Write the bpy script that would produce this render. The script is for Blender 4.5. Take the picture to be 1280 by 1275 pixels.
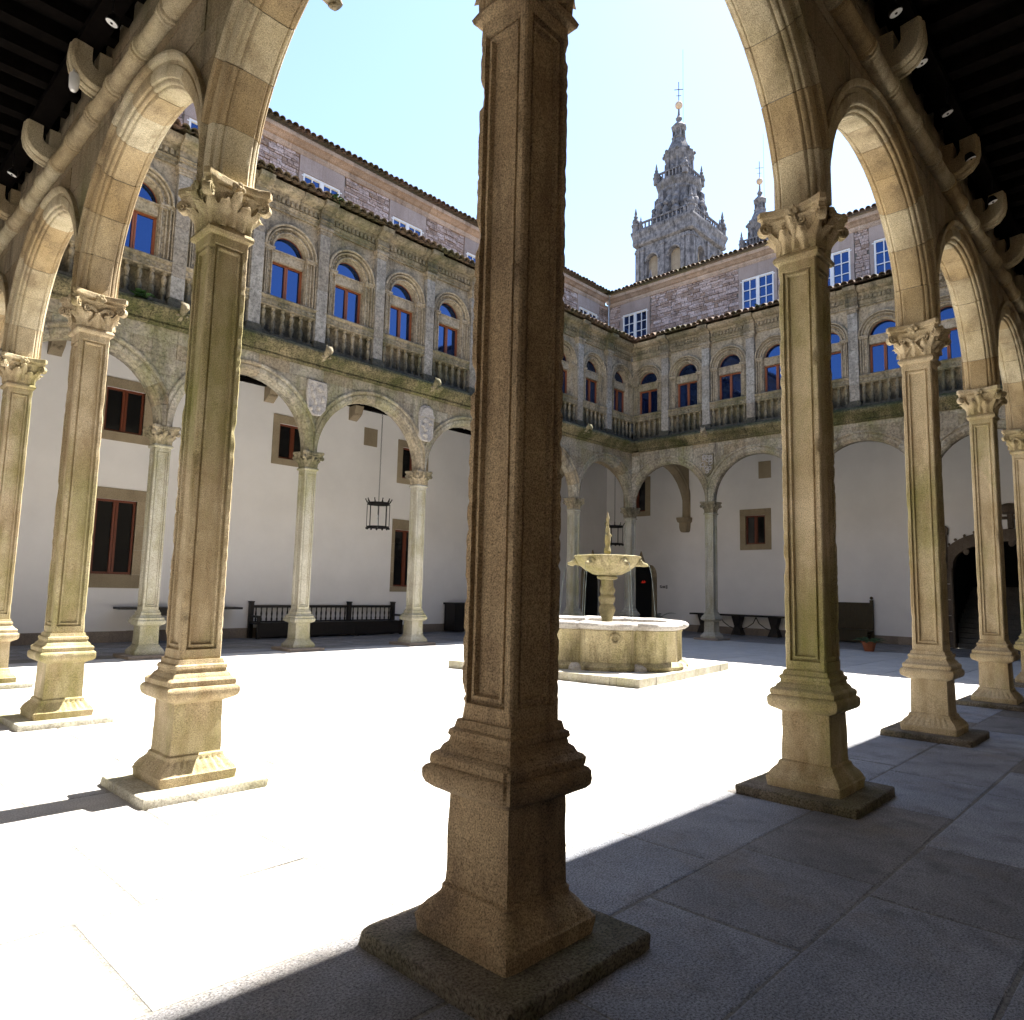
import bpy, math, random
from mathutils import Vector, Matrix, noise

# ------------------------------------------------------------------ camera, world, sun, exposure
for o in list(bpy.data.objects): bpy.data.objects.remove(o)
SC = bpy.context.scene
COL = SC.collection
W, L, D = 21.4362, 13.9859, 4.4          # courtyard (pillar centre lines) and gallery depth
FPX, YAW, PITCH, ROLL = 893.7734, .7648, .1119, .0234
CAM = Vector((-2.4866, -2.3706, 1.6))
_f = Vector((math.cos(YAW)*math.cos(PITCH), math.sin(YAW)*math.cos(PITCH), math.sin(PITCH)))
_r = Vector((math.sin(YAW), -math.cos(YAW), 0)); _u = _r.cross(_f)
_r2 = _r*math.cos(ROLL)+_u*math.sin(ROLL); _u2 = _u*math.cos(ROLL)-_r*math.sin(ROLL)
cd = bpy.data.cameras.new('camera'); cam = bpy.data.objects.new('camera', cd); COL.objects.link(cam)
cd.sensor_width = 36; cd.sensor_fit = 'HORIZONTAL'; cd.lens = FPX/1280*36; cd.clip_end = 3000; cd.clip_start = .05
M3 = Matrix((_r2, _u2, -_f)).transposed()
cam.matrix_world = Matrix.Translation(CAM) @ M3.to_4x4()
SC.camera = cam

SUN_EL, SUN_AZ = 59.5, .6
wd = bpy.data.worlds.new('World'); SC.world = wd; wd.use_nodes = True
wn = wd.node_tree; bg = wn.nodes['Background']; sky = wn.nodes.new('ShaderNodeTexSky')
sky.sky_type = 'NISHITA'; sky.sun_disc = False; sky.sun_elevation = math.radians(SUN_EL)
sky.sun_rotation = math.radians(90-SUN_AZ); sky.altitude = 250; sky.air_density = 1.0; sky.dust_density = .4; sky.ozone_density = .6
wn.links.new(sky.outputs[0], bg.inputs[0]); bg.inputs[1].default_value = .072
sl = bpy.data.lights.new('sun', 'SUN'); so = bpy.data.objects.new('sun', sl); COL.objects.link(so)
sl.energy = 4.6; sl.angle = math.radians(.53); sl.color = (1, .95, .87)
so.rotation_euler = (0, math.radians(90-SUN_EL), math.radians(SUN_AZ)); so.location = (40, 5, 60)
SC.view_settings.view_transform = 'Standard'; SC.view_settings.look = 'None'
SC.view_settings.exposure = 2.48; SC.view_settings.gamma = 1; SC.view_settings.use_curve_mapping = False
SC.cycles.max_bounces = 10; SC.cycles.diffuse_bounces = 6; SC.cycles.glossy_bounces = 4

RND = random.Random(7)
# ------------------------------------------------------------------ materials
def _new(name):
    m = bpy.data.materials.new(name); m.use_nodes = True
    return m, m.node_tree, m.node_tree.nodes['Principled BSDF']
def _tex(nt, kind, pos, **k):
    n = nt.nodes.new(kind)
    for a, b in k.items():
        if a in n.inputs.keys(): n.inputs[a].default_value = b
        else: setattr(n, a, b)
    nt.links.new(pos, n.inputs['Vector']); return n
def _ramp(nt, src, stops):
    r = nt.nodes.new('ShaderNodeValToRGB'); e = r.color_ramp.elements
    e[0].position, e[0].color = stops[0][0], (*stops[0][1], 1) if len(stops[0][1]) == 3 else stops[0][1]
    e[1].position, e[1].color = stops[-1][0], (*stops[-1][1], 1)
    for p, c in stops[1:-1]:
        x = e.new(p); x.color = (*c, 1)
    nt.links.new(src, r.inputs[0]); return r
def _mix(nt, fac, a, b, mode='MIX'):
    n = nt.nodes.new('ShaderNodeMix'); n.data_type = 'RGBA'; n.blend_type = mode
    for sock, v in ((n.inputs[0], fac), (n.inputs[6], a), (n.inputs[7], b)):
        if hasattr(v, 'links'): nt.links.new(v, sock)
        else: sock.default_value = v if isinstance(v, (int, float)) else (*v, 1)
    return n.outputs[2]
def _map(nt, pos, sc):
    m = nt.nodes.new('ShaderNodeMapping'); m.inputs['Scale'].default_value = sc
    nt.links.new(pos, m.inputs['Vector']); return m.outputs[0]
def g(v): return (v, v, v)

def stone(name, base, alt, dark, moss=None, moss_at=.62, spk=70, spk_amt=.5, bump=.5, bump_sc=30, rnd=.18, stain=.5, rough=.92, ledge=0., hue=.0, island=False, zst=None, stain_at=.5):
    m, nt, bs = _new(name); P = nt.nodes.new('ShaderNodeNewGeometry'); pos = P.outputs['Position']
    oi = nt.nodes.new('ShaderNodeObjectInfo'); rsock = P.outputs['Random Per Island'] if island else oi.outputs['Random']
    n1 = _tex(nt, 'ShaderNodeTexNoise', pos, Scale=1.6, Detail=7, Roughness=.62)
    c = _ramp(nt, n1.outputs[0], [(.32, base), (.68, alt)]).outputs[0]
    if hue:
        tint = _ramp(nt, rsock, [(0, (1.12, .98, .78)), (.5, (1, 1, 1)), (1, (.93, 1.0, 1.08))]).outputs[0]
        c = _mix(nt, hue, c, tint, 'MULTIPLY')
    st = _tex(nt, 'ShaderNodeTexNoise', _map(nt, pos, (2.2, 2.2, .45)), Scale=1.5, Detail=6, Roughness=.65)
    sm = _ramp(nt, st.outputs[0], [(stain_at, g(0)), (stain_at+.22, g(stain))]).outputs[0]
    c = _mix(nt, sm, c, dark)
    if moss:
        mn = _tex(nt, 'ShaderNodeTexNoise', _map(nt, pos, (1, 1, .5)), Scale=.9, Detail=8, Roughness=.7)
        mm = _ramp(nt, mn.outputs[0], [(moss_at-.12, g(0)), (moss_at+.1, g(.85))]).outputs[0]
        if ledge:
            sx = nt.nodes.new('ShaderNodeSeparateXYZ'); nt.links.new(P.outputs['True Normal'], sx.inputs[0])
            mp = nt.nodes.new('ShaderNodeMapRange'); mp.inputs[1].default_value = .15; mp.inputs[2].default_value = .8; mp.inputs[4].default_value = ledge
            nt.links.new(sx.outputs[2], mp.inputs[0])
            ln = _tex(nt, 'ShaderNodeTexNoise', pos, Scale=5, Detail=6, Roughness=.7)
            lm = _ramp(nt, ln.outputs[0], [(.38, g(0)), (.6, g(1))]).outputs[0]
            ml = nt.nodes.new('ShaderNodeMath'); ml.operation = 'MULTIPLY'; nt.links.new(mp.outputs[0], ml.inputs[0]); nt.links.new(lm, ml.inputs[1])
            mx = nt.nodes.new('ShaderNodeMath'); mx.operation = 'MAXIMUM'; nt.links.new(ml.outputs[0], mx.inputs[0]); nt.links.new(mm, mx.inputs[1]); mm = mx.outputs[0]
        c = _mix(nt, mm, c, moss)
    if zst:
        sx2 = nt.nodes.new('ShaderNodeSeparateXYZ'); nt.links.new(pos, sx2.inputs[0])
        mp2 = nt.nodes.new('ShaderNodeMapRange'); mp2.inputs[1].default_value = zst[0]; mp2.inputs[2].default_value = zst[1]; mp2.inputs[3].default_value = .62; mp2.inputs[4].default_value = -.05
        nt.links.new(sx2.outputs[2], mp2.inputs[0])
        zn = _tex(nt, 'ShaderNodeTexNoise', _map(nt, pos, (3, 3, 1)), Scale=1.4, Detail=6, Roughness=.7)
        ad = nt.nodes.new('ShaderNodeMath'); ad.operation = 'ADD'; nt.links.new(mp2.outputs[0], ad.inputs[0]); nt.links.new(zn.outputs[0], ad.inputs[1])
        zm = _ramp(nt, ad.outputs[0], [(.62, g(0)), (.95, g(.9))]).outputs[0]
        c = _mix(nt, zm, c, (.05, .052, .045))
    sp = _tex(nt, 'ShaderNodeTexNoise', pos, Scale=spk, Detail=3, Roughness=.8)
    sr = _ramp(nt, sp.outputs[0], [(.36, g(1-spk_amt)), (.5, g(1)), (.66, g(1+spk_amt*.8))]).outputs[0]
    c = _mix(nt, 1.0, c, sr, 'MULTIPLY')
    rv = nt.nodes.new('ShaderNodeMapRange'); rv.inputs[3].default_value = 1-rnd; rv.inputs[4].default_value = 1+rnd
    nt.links.new(rsock, rv.inputs[0])
    hs = nt.nodes.new('ShaderNodeHueSaturation'); nt.links.new(c, hs.inputs['Color']); nt.links.new(rv.outputs[0], hs.inputs['Value'])
    nt.links.new(hs.outputs[0], bs.inputs['Base Color']); bs.inputs['Roughness'].default_value = rough
    bs.inputs['Specular IOR Level'].default_value = .25
    bn = _tex(nt, 'ShaderNodeTexNoise', pos, Scale=bump_sc, Detail=8, Roughness=.75)
    b = nt.nodes.new('ShaderNodeBump'); b.inputs['Strength'].default_value = bump; b.inputs['Distance'].default_value = .02
    nt.links.new(bn.outputs[0], b.inputs['Height']); nt.links.new(b.outputs[0], bs.inputs['Normal'])
    return m
def plain(name, col, rough=.6, metal=0, var=.15, sc=6, bump=.0, spec=.4, stretch=(1, 1, 1)):
    m, nt, bs = _new(name); P = nt.nodes.new('ShaderNodeNewGeometry'); pos = _map(nt, P.outputs['Position'], stretch)
    n = _tex(nt, 'ShaderNodeTexNoise', pos, Scale=sc, Detail=6, Roughness=.65)
    a = tuple(x*(1-var) for x in col); b = tuple(min(1, x*(1+var)) for x in col)
    c = _ramp(nt, n.outputs[0], [(.3, a), (.7, b)]).outputs[0]
    nt.links.new(c, bs.inputs['Base Color']); bs.inputs['Roughness'].default_value = rough; bs.inputs['Metallic'].default_value = metal
    bs.inputs['Specular IOR Level'].default_value = spec
    if bump:
        bb = nt.nodes.new('ShaderNodeBump'); bb.inputs['Strength'].default_value = bump; bb.inputs['Distance'].default_value = .01
        nt.links.new(n.outputs[0], bb.inputs['Height']); nt.links.new(bb.outputs[0], bs.inputs['Normal'])
    return m
def glass(name, col, ior, tint=(1, 1, 1)):
    m, nt, bs = _new(name); P = nt.nodes.new('ShaderNodeNewGeometry')
    bs.inputs['Base Color'].default_value = (*col, 1); bs.inputs['Roughness'].default_value = .03; bs.inputs['IOR'].default_value = ior
    bs.inputs['Specular Tint'].default_value = (*tint, 1)
    n = _tex(nt, 'ShaderNodeTexNoise', P.outputs['Position'], Scale=1.3, Detail=2)
    b = nt.nodes.new('ShaderNodeBump'); b.inputs['Strength'].default_value = .03; b.inputs['Distance'].default_value = .02
    nt.links.new(n.outputs[0], b.inputs['Height']); nt.links.new(b.outputs[0], bs.inputs['Normal'])
    return m

MT = {}
MT['pillar'] = stone('pillar_granite', (.39, .305, .175), (.62, .52, .36), (.22, .14, .065), (.22, .22, .06), .6, spk=140, spk_amt=.55, bump=.7, bump_sc=42, rnd=.06, stain=.7, stain_at=.48)
MT['corner'] = stone('corner_granite', (.33, .225, .125), (.54, .41, .25), (.13, .085, .055), (.2, .17, .07), .68, spk=120, spk_amt=.65, bump=1.0, bump_sc=34, rnd=.05, stain=.8, stain_at=.46)
MT['arch'] = stone('arch_granite', (.40, .32, .19), (.52, .44, .30), (.17, .12, .07), (.2, .18, .08), .7, spk=120, spk_amt=.55, bump=.6, bump_sc=30, rnd=.22, stain=.7, stain_at=.48, hue=.8)
MT['spandrel'] = stone('spandrel_granite', (.24, .19, .12), (.35, .28, .19), (.09, .07, .045), (.13, .12, .05), .62, spk=60, spk_amt=.5, bump=.8, bump_sc=22, rnd=.14, stain=.85, hue=.5)
MT['facade'] = stone('facade_granite', (.315, .265, .19), (.425, .365, .27), (.11, .09, .065), (.17, .15, .07), .64, spk=14, spk_amt=.4, bump=.9, bump_sc=16, rnd=.06, stain=.8, ledge=.5)
MT['grey'] = stone('grey_granite', (.245, .225, .19), (.34, .315, .275), (.12, .115, .105), (.19, .18, .11), .7, spk=14, spk_amt=.4, bump=.6, bump_sc=18, rnd=.2, stain=.75, hue=.5)
MT['moss'] = stone('mossy_granite', (.16, .135, .08), (.27, .225, .135), (.035, .032, .025), (.05, .058, .017), .5, spk=22, spk_amt=.7, bump=1.2, bump_sc=11, rnd=.25, stain=.95, ledge=1.)
MT['dirty'] = stone('lichened_granite', (.26, .215, .145), (.38, .32, .225), (.075, .066, .055), (.10, .10, .05), .55, spk=14, spk_amt=.4, bump=.9, bump_sc=15, rnd=.16, stain=.95, ledge=.6)
MT['balus'] = stone('stained_balustrade_granite', (.26, .215, .145), (.38, .32, .225), (.075, .066, .055), (.10, .10, .05), .55, spk=14, spk_amt=.4, bump=.9, bump_sc=15, rnd=.16, stain=.95, ledge=.6, zst=(7.65, 8.5))
MT['lower'] = stone('arcade_granite', (.24, .21, .16), (.36, .32, .25), (.08, .072, .062), (.17, .17, .07), .6, spk=14, spk_amt=.4, bump=.9, bump_sc=15, rnd=.16, stain=.9, hue=.6)
MT['pale'] = stone('pale_carved_stone', (.33, .31, .285), (.45, .425, .40), (.25, .22, .19), None, spk=30, spk_amt=.3, bump=.8, bump_sc=14, rnd=.05, stain=.6)
MT['rubble'] = stone('rubble_stone', (.36, .275, .245), (.5, .40, .365), (.17, .13, .12), None, spk=18, spk_amt=.5, bump=.9, bump_sc=9, rnd=.32, stain=.7, hue=.7, island=True)
MT['ashlar'] = stone('smooth_pink_granite', (.34, .275, .25), (.42, .345, .315), (.28, .22, .19), None, spk=50, spk_amt=.2, bump=.3, rnd=.1, stain=.6)
MT['pinkcor'] = stone('cornice_pink_granite', (.43, .32, .245), (.53, .42, .34), (.2, .145, .105), None, spk=40, spk_amt=.4, bump=.5, rnd=.18, stain=.7)
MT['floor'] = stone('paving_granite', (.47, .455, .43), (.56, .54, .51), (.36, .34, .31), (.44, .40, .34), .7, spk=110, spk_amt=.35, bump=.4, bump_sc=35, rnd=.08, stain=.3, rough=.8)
MT['shadefloor'] = stone('shaded_paving_granite', (.155, .158, .172), (.28, .282, .298), (.08, .08, .085), (.2, .165, .125), .66, spk=90, spk_amt=.75, bump=.9, bump_sc=24, rnd=.42, stain=.75, rough=.55, hue=.9)  # darker copy of the paving for floor in shade, shade set in the colour
MT['sunfloor'] = stone('sunlit_gallery_paving', (.34, .33, .32), (.44, .43, .42), (.26, .25, .24), (.36, .33, .29), .7, spk=90, spk_amt=.4, bump=.6, bump_sc=28, rnd=.1, stain=.4, rough=.75)  # lighter copy for the sunlit side gallery, sunlight set in the colour
MT['nearwall'] = stone('bounce_dimming_granite', (.36, .31, .24), (.44, .38, .30), (.12, .1, .07), None, spk=40, spk_amt=.3, rnd=.05)  # tone picked to hold down bounce from a wall out of view
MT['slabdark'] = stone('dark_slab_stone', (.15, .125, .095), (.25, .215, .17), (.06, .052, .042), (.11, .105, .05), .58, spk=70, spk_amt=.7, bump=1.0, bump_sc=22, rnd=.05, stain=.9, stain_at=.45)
MT['farpillar'] = stone('weathered_pale_granite', (.36, .335, .265), (.48, .46, .39), (.2, .17, .12), (.24, .23, .10), .6, spk=60, spk_amt=.4, bump=.5, bump_sc=25, rnd=.06, stain=.6)
MT['mortar'] = stone('joint_mortar', (.15, .14, .125), (.22, .21, .19), (.1, .09, .08), None, rnd=0)
MT['fount'] = stone('fountain_granite', (.31, .26, .15), (.44, .385, .25), (.11, .085, .05), (.2, .19, .065), .56, spk=42, spk_amt=.4, bump=.8, bump_sc=20, rnd=.05, stain=.95, stain_at=.46)
MT['tower'] = stone('tower_granite', (.10, .097, .115), (.165, .158, .178), (.03, .03, .037), (.14, .12, .07), .7, spk=1.6, spk_amt=.35, bump=.2, bump_sc=2, rnd=.12, stain=.85)
MT['ground'] = stone('ground_earth', (.2, .18, .14), (.26, .24, .19), (.12, .11, .09), None, spk=3, rnd=0)
MT['plaster'] = plain('white_plaster', (.85, .83, .82), .9, var=.05, sc=.7, bump=.25, spec=.2)
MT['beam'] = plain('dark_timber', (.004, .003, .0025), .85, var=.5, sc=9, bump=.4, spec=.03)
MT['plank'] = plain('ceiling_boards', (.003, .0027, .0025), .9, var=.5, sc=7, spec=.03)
MT['redwood'] = plain('red_brown_window_wood', (.24, .075, .03), .45, var=.25, sc=14, stretch=(4, 4, .6))
MT['darkred'] = plain('dark_red_window_wood', (.15, .04, .018), .45, var=.25, sc=14, stretch=(4, 4, .6))
MT['darkwood'] = plain('black_oak', (.016, .012, .010), .45, var=.4, sc=12)
MT['oak'] = plain('brown_settle_oak', (.05, .036, .014), .6, var=.4, sc=14, stretch=(3, 3, .5))
MT['iron'] = plain('black_iron', (.015, .014, .014), .5, metal=.6, var=.3)
MT['white'] = plain('white_paint', (.8, .8, .8), .4, var=.03)
MT['surround'] = stone('brown_surround_stone', (.31, .25, .165), (.38, .31, .21), (.2, .15, .1), None, spk=60, spk_amt=.25, bump=.3, rnd=.15, stain=.4)
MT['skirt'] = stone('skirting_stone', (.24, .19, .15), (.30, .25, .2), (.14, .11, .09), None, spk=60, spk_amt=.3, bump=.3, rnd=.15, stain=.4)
MT['tile'] = stone('old_roof_tile', (.13, .085, .06), (.22, .145, .105), (.04, .036, .03), (.085, .085, .035), .54, spk=20, spk_amt=.5, bump=.6, rnd=.4, stain=.95)
MT['terra'] = plain('terracotta', (.33, .11, .05), .8, var=.2)
MT['leaf'] = plain('dark_leaf', (.03, .075, .02), .5, var=.5, sc=20)
MT['lampmetal'] = plain('brushed_lamp_metal', (.75, .75, .74), .3, metal=.2, var=.1)
MT['glass'] = glass('window_glass', (.004, .008, .03), 2.3, (.22, .42, 1))  # blue specular tint puts the reflected sky's colour into the glass
MT['glassdark'] = glass('dark_window_glass', (.012, .012, .012), 1.45)
MT['black'] = plain('dark_interior', (.01, .01, .01), .9, var=.2)  # black colour stands in for the shade inside unlit rooms
MT['portal'] = stone('portal_stone', (.13, .10, .075), (.19, .15, .115), (.06, .048, .036), None, spk=50, spk_amt=.4, bump=.6, rnd=.15, stain=.7)
MT['stair'] = stone('stair_stone', (.09, .085, .08), (.12, .115, .105), (.05, .045, .04), None, rnd=.1)
MT['pipe'] = plain('zinc', (.4, .42, .46), .4, metal=.7, var=.15)
def water_mat():
    m, nt, bs = _new('water'); bs.inputs['Base Color'].default_value = (.7, .8, .8, 1); bs.inputs['Roughness'].default_value = .05
    bs.inputs['Transmission Weight'].default_value = .85; bs.inputs['IOR'].default_value = 1.33
    return m
MT['water'] = water_mat()
m, nt, bs = _new('red_lit_letters'); bs.inputs['Base Color'].default_value = (.6, .02, .01, 1)
bs.inputs['Emission Color'].default_value = (1, .05, .02, 1); bs.inputs['Emission Strength'].default_value = .05; MT['redlit'] = m

# ------------------------------------------------------------------ mesh helpers
class MB:
    def __init__(s): s.v = []; s.f = []
    def quadbox(s, x0, x1, y0, y1, z0, z1):
        b = len(s.v)
        s.v += [(x0, y0, z0), (x1, y0, z0), (x1, y1, z0), (x0, y1, z0), (x0, y0, z1), (x1, y0, z1), (x1, y1, z1), (x0, y1, z1)]
        s.f += [tuple(b+i for i in q) for q in ((0, 3, 2, 1), (4, 5, 6, 7), (0, 1, 5, 4), (1, 2, 6, 5), (2, 3, 7, 6), (3, 0, 4, 7))]
        return s
    def loft(s, rings, closed=True, cap0=True, cap1=True):
        b = len(s.v); n = len(rings[0])
        for r in rings: s.v += [tuple(p) for p in r]
        for j in range(len(rings)-1):
            for i in range(n if closed else n-1):
                k = (i+1) % n
                s.f.append((b+j*n+i, b+j*n+k, b+(j+1)*n+k, b+(j+1)*n+i))
        if cap0: s.f.append(tuple(b+i for i in reversed(range(n))))
        if cap1: s.f.append(tuple(b+(len(rings)-1)*n+i for i in range(n)))
        return s
    def prism(s, pts, fn, a0, a1):      # pts 2-D polygon, fn(p, a) -> 3-D
        return s.loft([[fn(p, a0) for p in pts], [fn(p, a1) for p in pts]])
    def lathe(s, prof, c=(0, 0, 0), seg=16, mod=None):
        rings = []
        for r, z in prof:
            rings.append([(c[0]+(r*(mod(2*math.pi*i/seg, z) if mod else 1))*math.cos(2*math.pi*i/seg), c[1]+(r*(mod(2*math.pi*i/seg, z) if mod else 1))*math.sin(2*math.pi*i/seg), c[2]+z) for i in range(seg)])
        return s.loft(rings)
    def tube(s, pts, r, seg=6):
        pts = [Vector(p) for p in pts]; rings = []
        for i, p in enumerate(pts):
            t = (pts[min(i+1, len(pts)-1)]-pts[max(i-1, 0)]).normalized()
            a = t.orthogonal().normalized() if abs(t.z) > .99 or i == 0 and abs(t.z) > .9 else t.cross(Vector((0, 0, 1))).normalized()
            if a.length < .5: a = Vector((1, 0, 0))
            b = t.cross(a); rr = r[i] if isinstance(r, (list, tuple)) else r
            rings.append([p+a*rr*math.cos(2*math.pi*k/seg)+b*rr*math.sin(2*math.pi*k/seg) for k in range(seg)])
        return s.loft(rings)
    def ball(s, c, r, seg=10, ringn=6, sc=(1, 1, 1)):
        prof = [(max(.001, math.sin(math.pi*j/ringn))*r, -math.cos(math.pi*j/ringn)*r) for j in range(ringn+1)]
        rings = [[(c[0]+rr*math.cos(2*math.pi*i/seg)*sc[0], c[1]+rr*math.sin(2*math.pi*i/seg)*sc[1], c[2]+z*sc[2]) for i in range(seg)] for rr, z in prof]
        return s.loft(rings)
    def add(s, o, M=None):
        b = len(s.v)
        s.v += [tuple(M @ Vector(p)) for p in o.v] if M else o.v
        s.f += [tuple(b+i for i in f) for f in o.f]
        return s
    def rough(s, amp, fr=9, seed=0):
        q = []
        for p in s.v:
            v = Vector(p); a = v*fr+Vector((seed*3.7, seed, 0))
            q.append(tuple(v+Vector((noise.noise(a), noise.noise(a+Vector((31, 7, 5))), noise.noise(a+Vector((3, 71, 9)))))*amp))
        s.v = q; return s
    def mesh(s, name, mat, smooth=35):
        me = bpy.data.meshes.new(name); me.from_pydata(s.v, [], s.f); me.update()
        if mat: me.materials.append(MT[mat] if isinstance(mat, str) else mat)
        if smooth:
            me.polygons.foreach_set('use_smooth', [True]*len(me.polygons))
            try: me.set_sharp_from_angle(angle=math.radians(smooth))
            except Exception: pass
        return me
    def build(s, name, mat, parent=None, M=None, smooth=35):
        return inst(name, s.mesh(name, mat, smooth), parent, M)
def inst(name, me, parent=None, M=None):
    o = bpy.data.objects.new(name, me); COL.objects.link(o)
    if M is not None: o.matrix_basis = M
    if parent: o.parent = parent
    return o
def tag(o, label, cat, group=None):
    o['label'] = label; o['category'] = cat
    if group: o['group'] = group
    return o
def thing(name, label, cat, loc=(0, 0, 0), rz=0, group=None):
    o = bpy.data.objects.new(name, None); COL.objects.link(o); o.location = loc; o.rotation_euler = (0, 0, rz); o.empty_display_size = .1
    return tag(o, label, cat, group)
def T(x, y, z, rz=0, s=1): return Matrix.Translation((x, y, z)) @ Matrix.Rotation(rz, 4, 'Z') @ Matrix.Scale(s, 4)
def structure(o): o['kind'] = 'structure'; return o
def subdiv(prof, step):
    out = [prof[0]]
    for (a, b), (c, d) in zip(prof, prof[1:]):
        n = max(1, int(math.hypot(c-a, d-b)/step))
        out += [(a+(c-a)*i/n, b+(d-b)*i/n) for i in range(1, n+1)]
    return out
def sq(prof, n=1, amp=0, chip=0, seed=0, gad=None, step=9):
    """square-section solid: prof = (z, half width)"""
    mb = MB(); rings = []
    for z, h in subdiv(prof, step):
        ring = []
        for sd in range(4):
            cs, sn = (1, 0, -1, 0)[sd], (0, 1, 0, -1)[sd]
            for i in range(n):
                t = -1+2*i/n; hh = h
                if gad and gad[0] < z < gad[1] and abs(t) < .93: hh = h-.012*(.5-.5*math.cos(t*math.pi*9))
                x, y = t*hh, -hh
                if amp: 
                    q = Vector((x*cs-y*sn, x*sn+y*cs, z))
                    d = amp*noise.noise(q*9+Vector((seed, seed*2, 0)))+amp*.6*noise.noise(q*23+Vector((seed, 0, 3)))
                    y -= d; 
                    e = max(0, abs(t)-.86)/.14
                    if e > 0:
                        k = chip*e*max(0, noise.noise(Vector((sd*7+seed+(1 if t > 0 else 0)*7, z*7, seed)))*1.6+.25)
                        x *= 1-k/max(h, .05); y *= 1-k/max(h, .05)
                ring.append((x*cs-y*sn, x*sn+y*cs, z))
        rings.append(ring)
    return mb.loft(rings)

# ------------------------------------------------------------------ ground and paving
gm = MB(); gm.v = [(-1500, -1500, -.12), (1500, -1500, -.12), (1500, 1500, -.12), (-1500, 1500, -.12)]; gm.f = [(0, 1, 2, 3)]
structure(gm.build('ground', 'ground', smooth=0))
fl = MB().quadbox(-D, W+D, -D, L+D, -.1, -.005).build('court_floor', 'mortar', smooth=0); structure(fl)
def paving():
    r = random.Random(11); stones = []
    y = -D
    while y < L+D:
        h = r.uniform(.72, 1.15); y1 = min(y+h, L+D); x = -D-r.uniform(0, 1.2)
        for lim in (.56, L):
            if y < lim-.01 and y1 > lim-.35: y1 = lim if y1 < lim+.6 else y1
        while x < W+D:
            w = r.uniform(.95, 2.3)
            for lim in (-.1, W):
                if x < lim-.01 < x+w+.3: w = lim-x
            a, b = max(x, -D), min(x+w, W+D)
            if b-a > .1: stones.append((a, b, y, y1))
            x += w
        y = y1
    stones.sort(key=lambda s: ((s[0]+s[1])/2-CAM.x)**2+((s[2]+s[3])/2-CAM.y)**2)
    rest = MB(); rest2 = MB()
    for i, (a, b, c, d) in enumerate(stones):
        gp = .0085; cx, cy = (a+b)/2, (c+d)/2; w, h = (b-a)/2-gp, (d-c)/2-gp; dz = r.uniform(-.001, .001)
        m = MB(); j = lambda: r.uniform(-.006, .006)
        def ring(k, z): return [(-w+k+j(), -h+k+j(), z), (0, -h+k+j(), z), (w-k+j(), -h+k+j(), z), (w-k+j(), 0, z), (w-k+j(), h-k+j(), z), (0, h-k+j(), z), (-w+k+j(), h-k+j(), z), (-w+k+j(), 0, z)]
        m.loft([ring(0, -.05), ring(0, -.004+dz), ring(.010, dz)], cap0=False)
        toned = cy < .56 or cx > W or cy > L; lft = cx < -.1 and cy > .56; gm_ = 'sunfloor' if lft else 'shadefloor' if toned else 'floor'; toned = toned or lft  # paving colour changes along the shadow edge, not at the pillar line
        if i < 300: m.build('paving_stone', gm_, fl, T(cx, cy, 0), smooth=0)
        elif toned: rest2.add(m, T(cx, cy, 0))
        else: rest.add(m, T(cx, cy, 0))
    for q, mm in ((rest, 'floor'), (rest2, 'shadefloor')): o = q.build('far_paving_stones', mm, fl, smooth=0); o['kind'] = 'stuff'
paving()

# ------------------------------------------------------------------ pillars
def leaf_mb(w=.125, h=.2, curl=.10):
    m = MB(); rings = []; nu = 11
    for layer in (0, 1):
        pass
    def pt(s, t, off):
        hw = w*.5*(.55+.75*math.sin(math.pi*min(1, s*1.05)*.9))*(1-.55*max(0, s-.7)/.3)*(1-.16*abs(math.sin(s*math.pi*4.5)))
        z = h*s if s < .8 else h*(.8+.2*math.sin((s-.8)/.2*math.pi*.75))
        y = -.02-curl*max(0, s-.35)**1.6*2.0 - .012*math.cos(t*math.pi)*(1 if s < .9 else .5) + off
        if s > .9: z -= (s-.9)*.35*h
        return (t*hw, y-.02*(1-abs(t))*(.3+.7*s), z)
    grid = [[pt(s/9, -1+2*i/(nu-1), 0) for i in range(nu)] for s in range(10)]
    back = [[(p[0]*.9, p[1]+.028, p[2]-.004) for p in reversed(r)] for r in grid]
    return m.loft([a+b for a, b in zip(grid, back)])
def volute_mb(r0=.062, wd=.075, turns=2.1, th=.02):
    m = MB(); rings = []; n = int(turns*14)
    for i in range(n+1):
        t = i/n; a = math.pi*.5-t*turns*2*math.pi; r = r0*(1-.86*t)
        x, z = r*math.cos(a), r*math.sin(a); ri = max(.004, r-th*(1-.5*t)); xi, zi = ri*math.cos(a), ri*math.sin(a)
        hw = wd/2*(.82+.5*t)
        rings.append([(x, -hw, z), (x, hw, z), (xi, hw*.92, zi), (xi, -hw*.92, zi)])
    # stem sweeping back into the bell
    stem = [[(-.16*k, -wd*.35, r0-.012*k*k-.14*k*k-.0), (-.16*k, wd*.35, r0-.012*k*k-.14*k*k), (-.16*k, wd*.3, r0-.03-.14*k*k), (-.16*k, -wd*.3, r0-.03-.14*k*k)] for k in (0, .3, .6, 1)]
    m.loft(rings); m.loft(stem); return m
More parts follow.
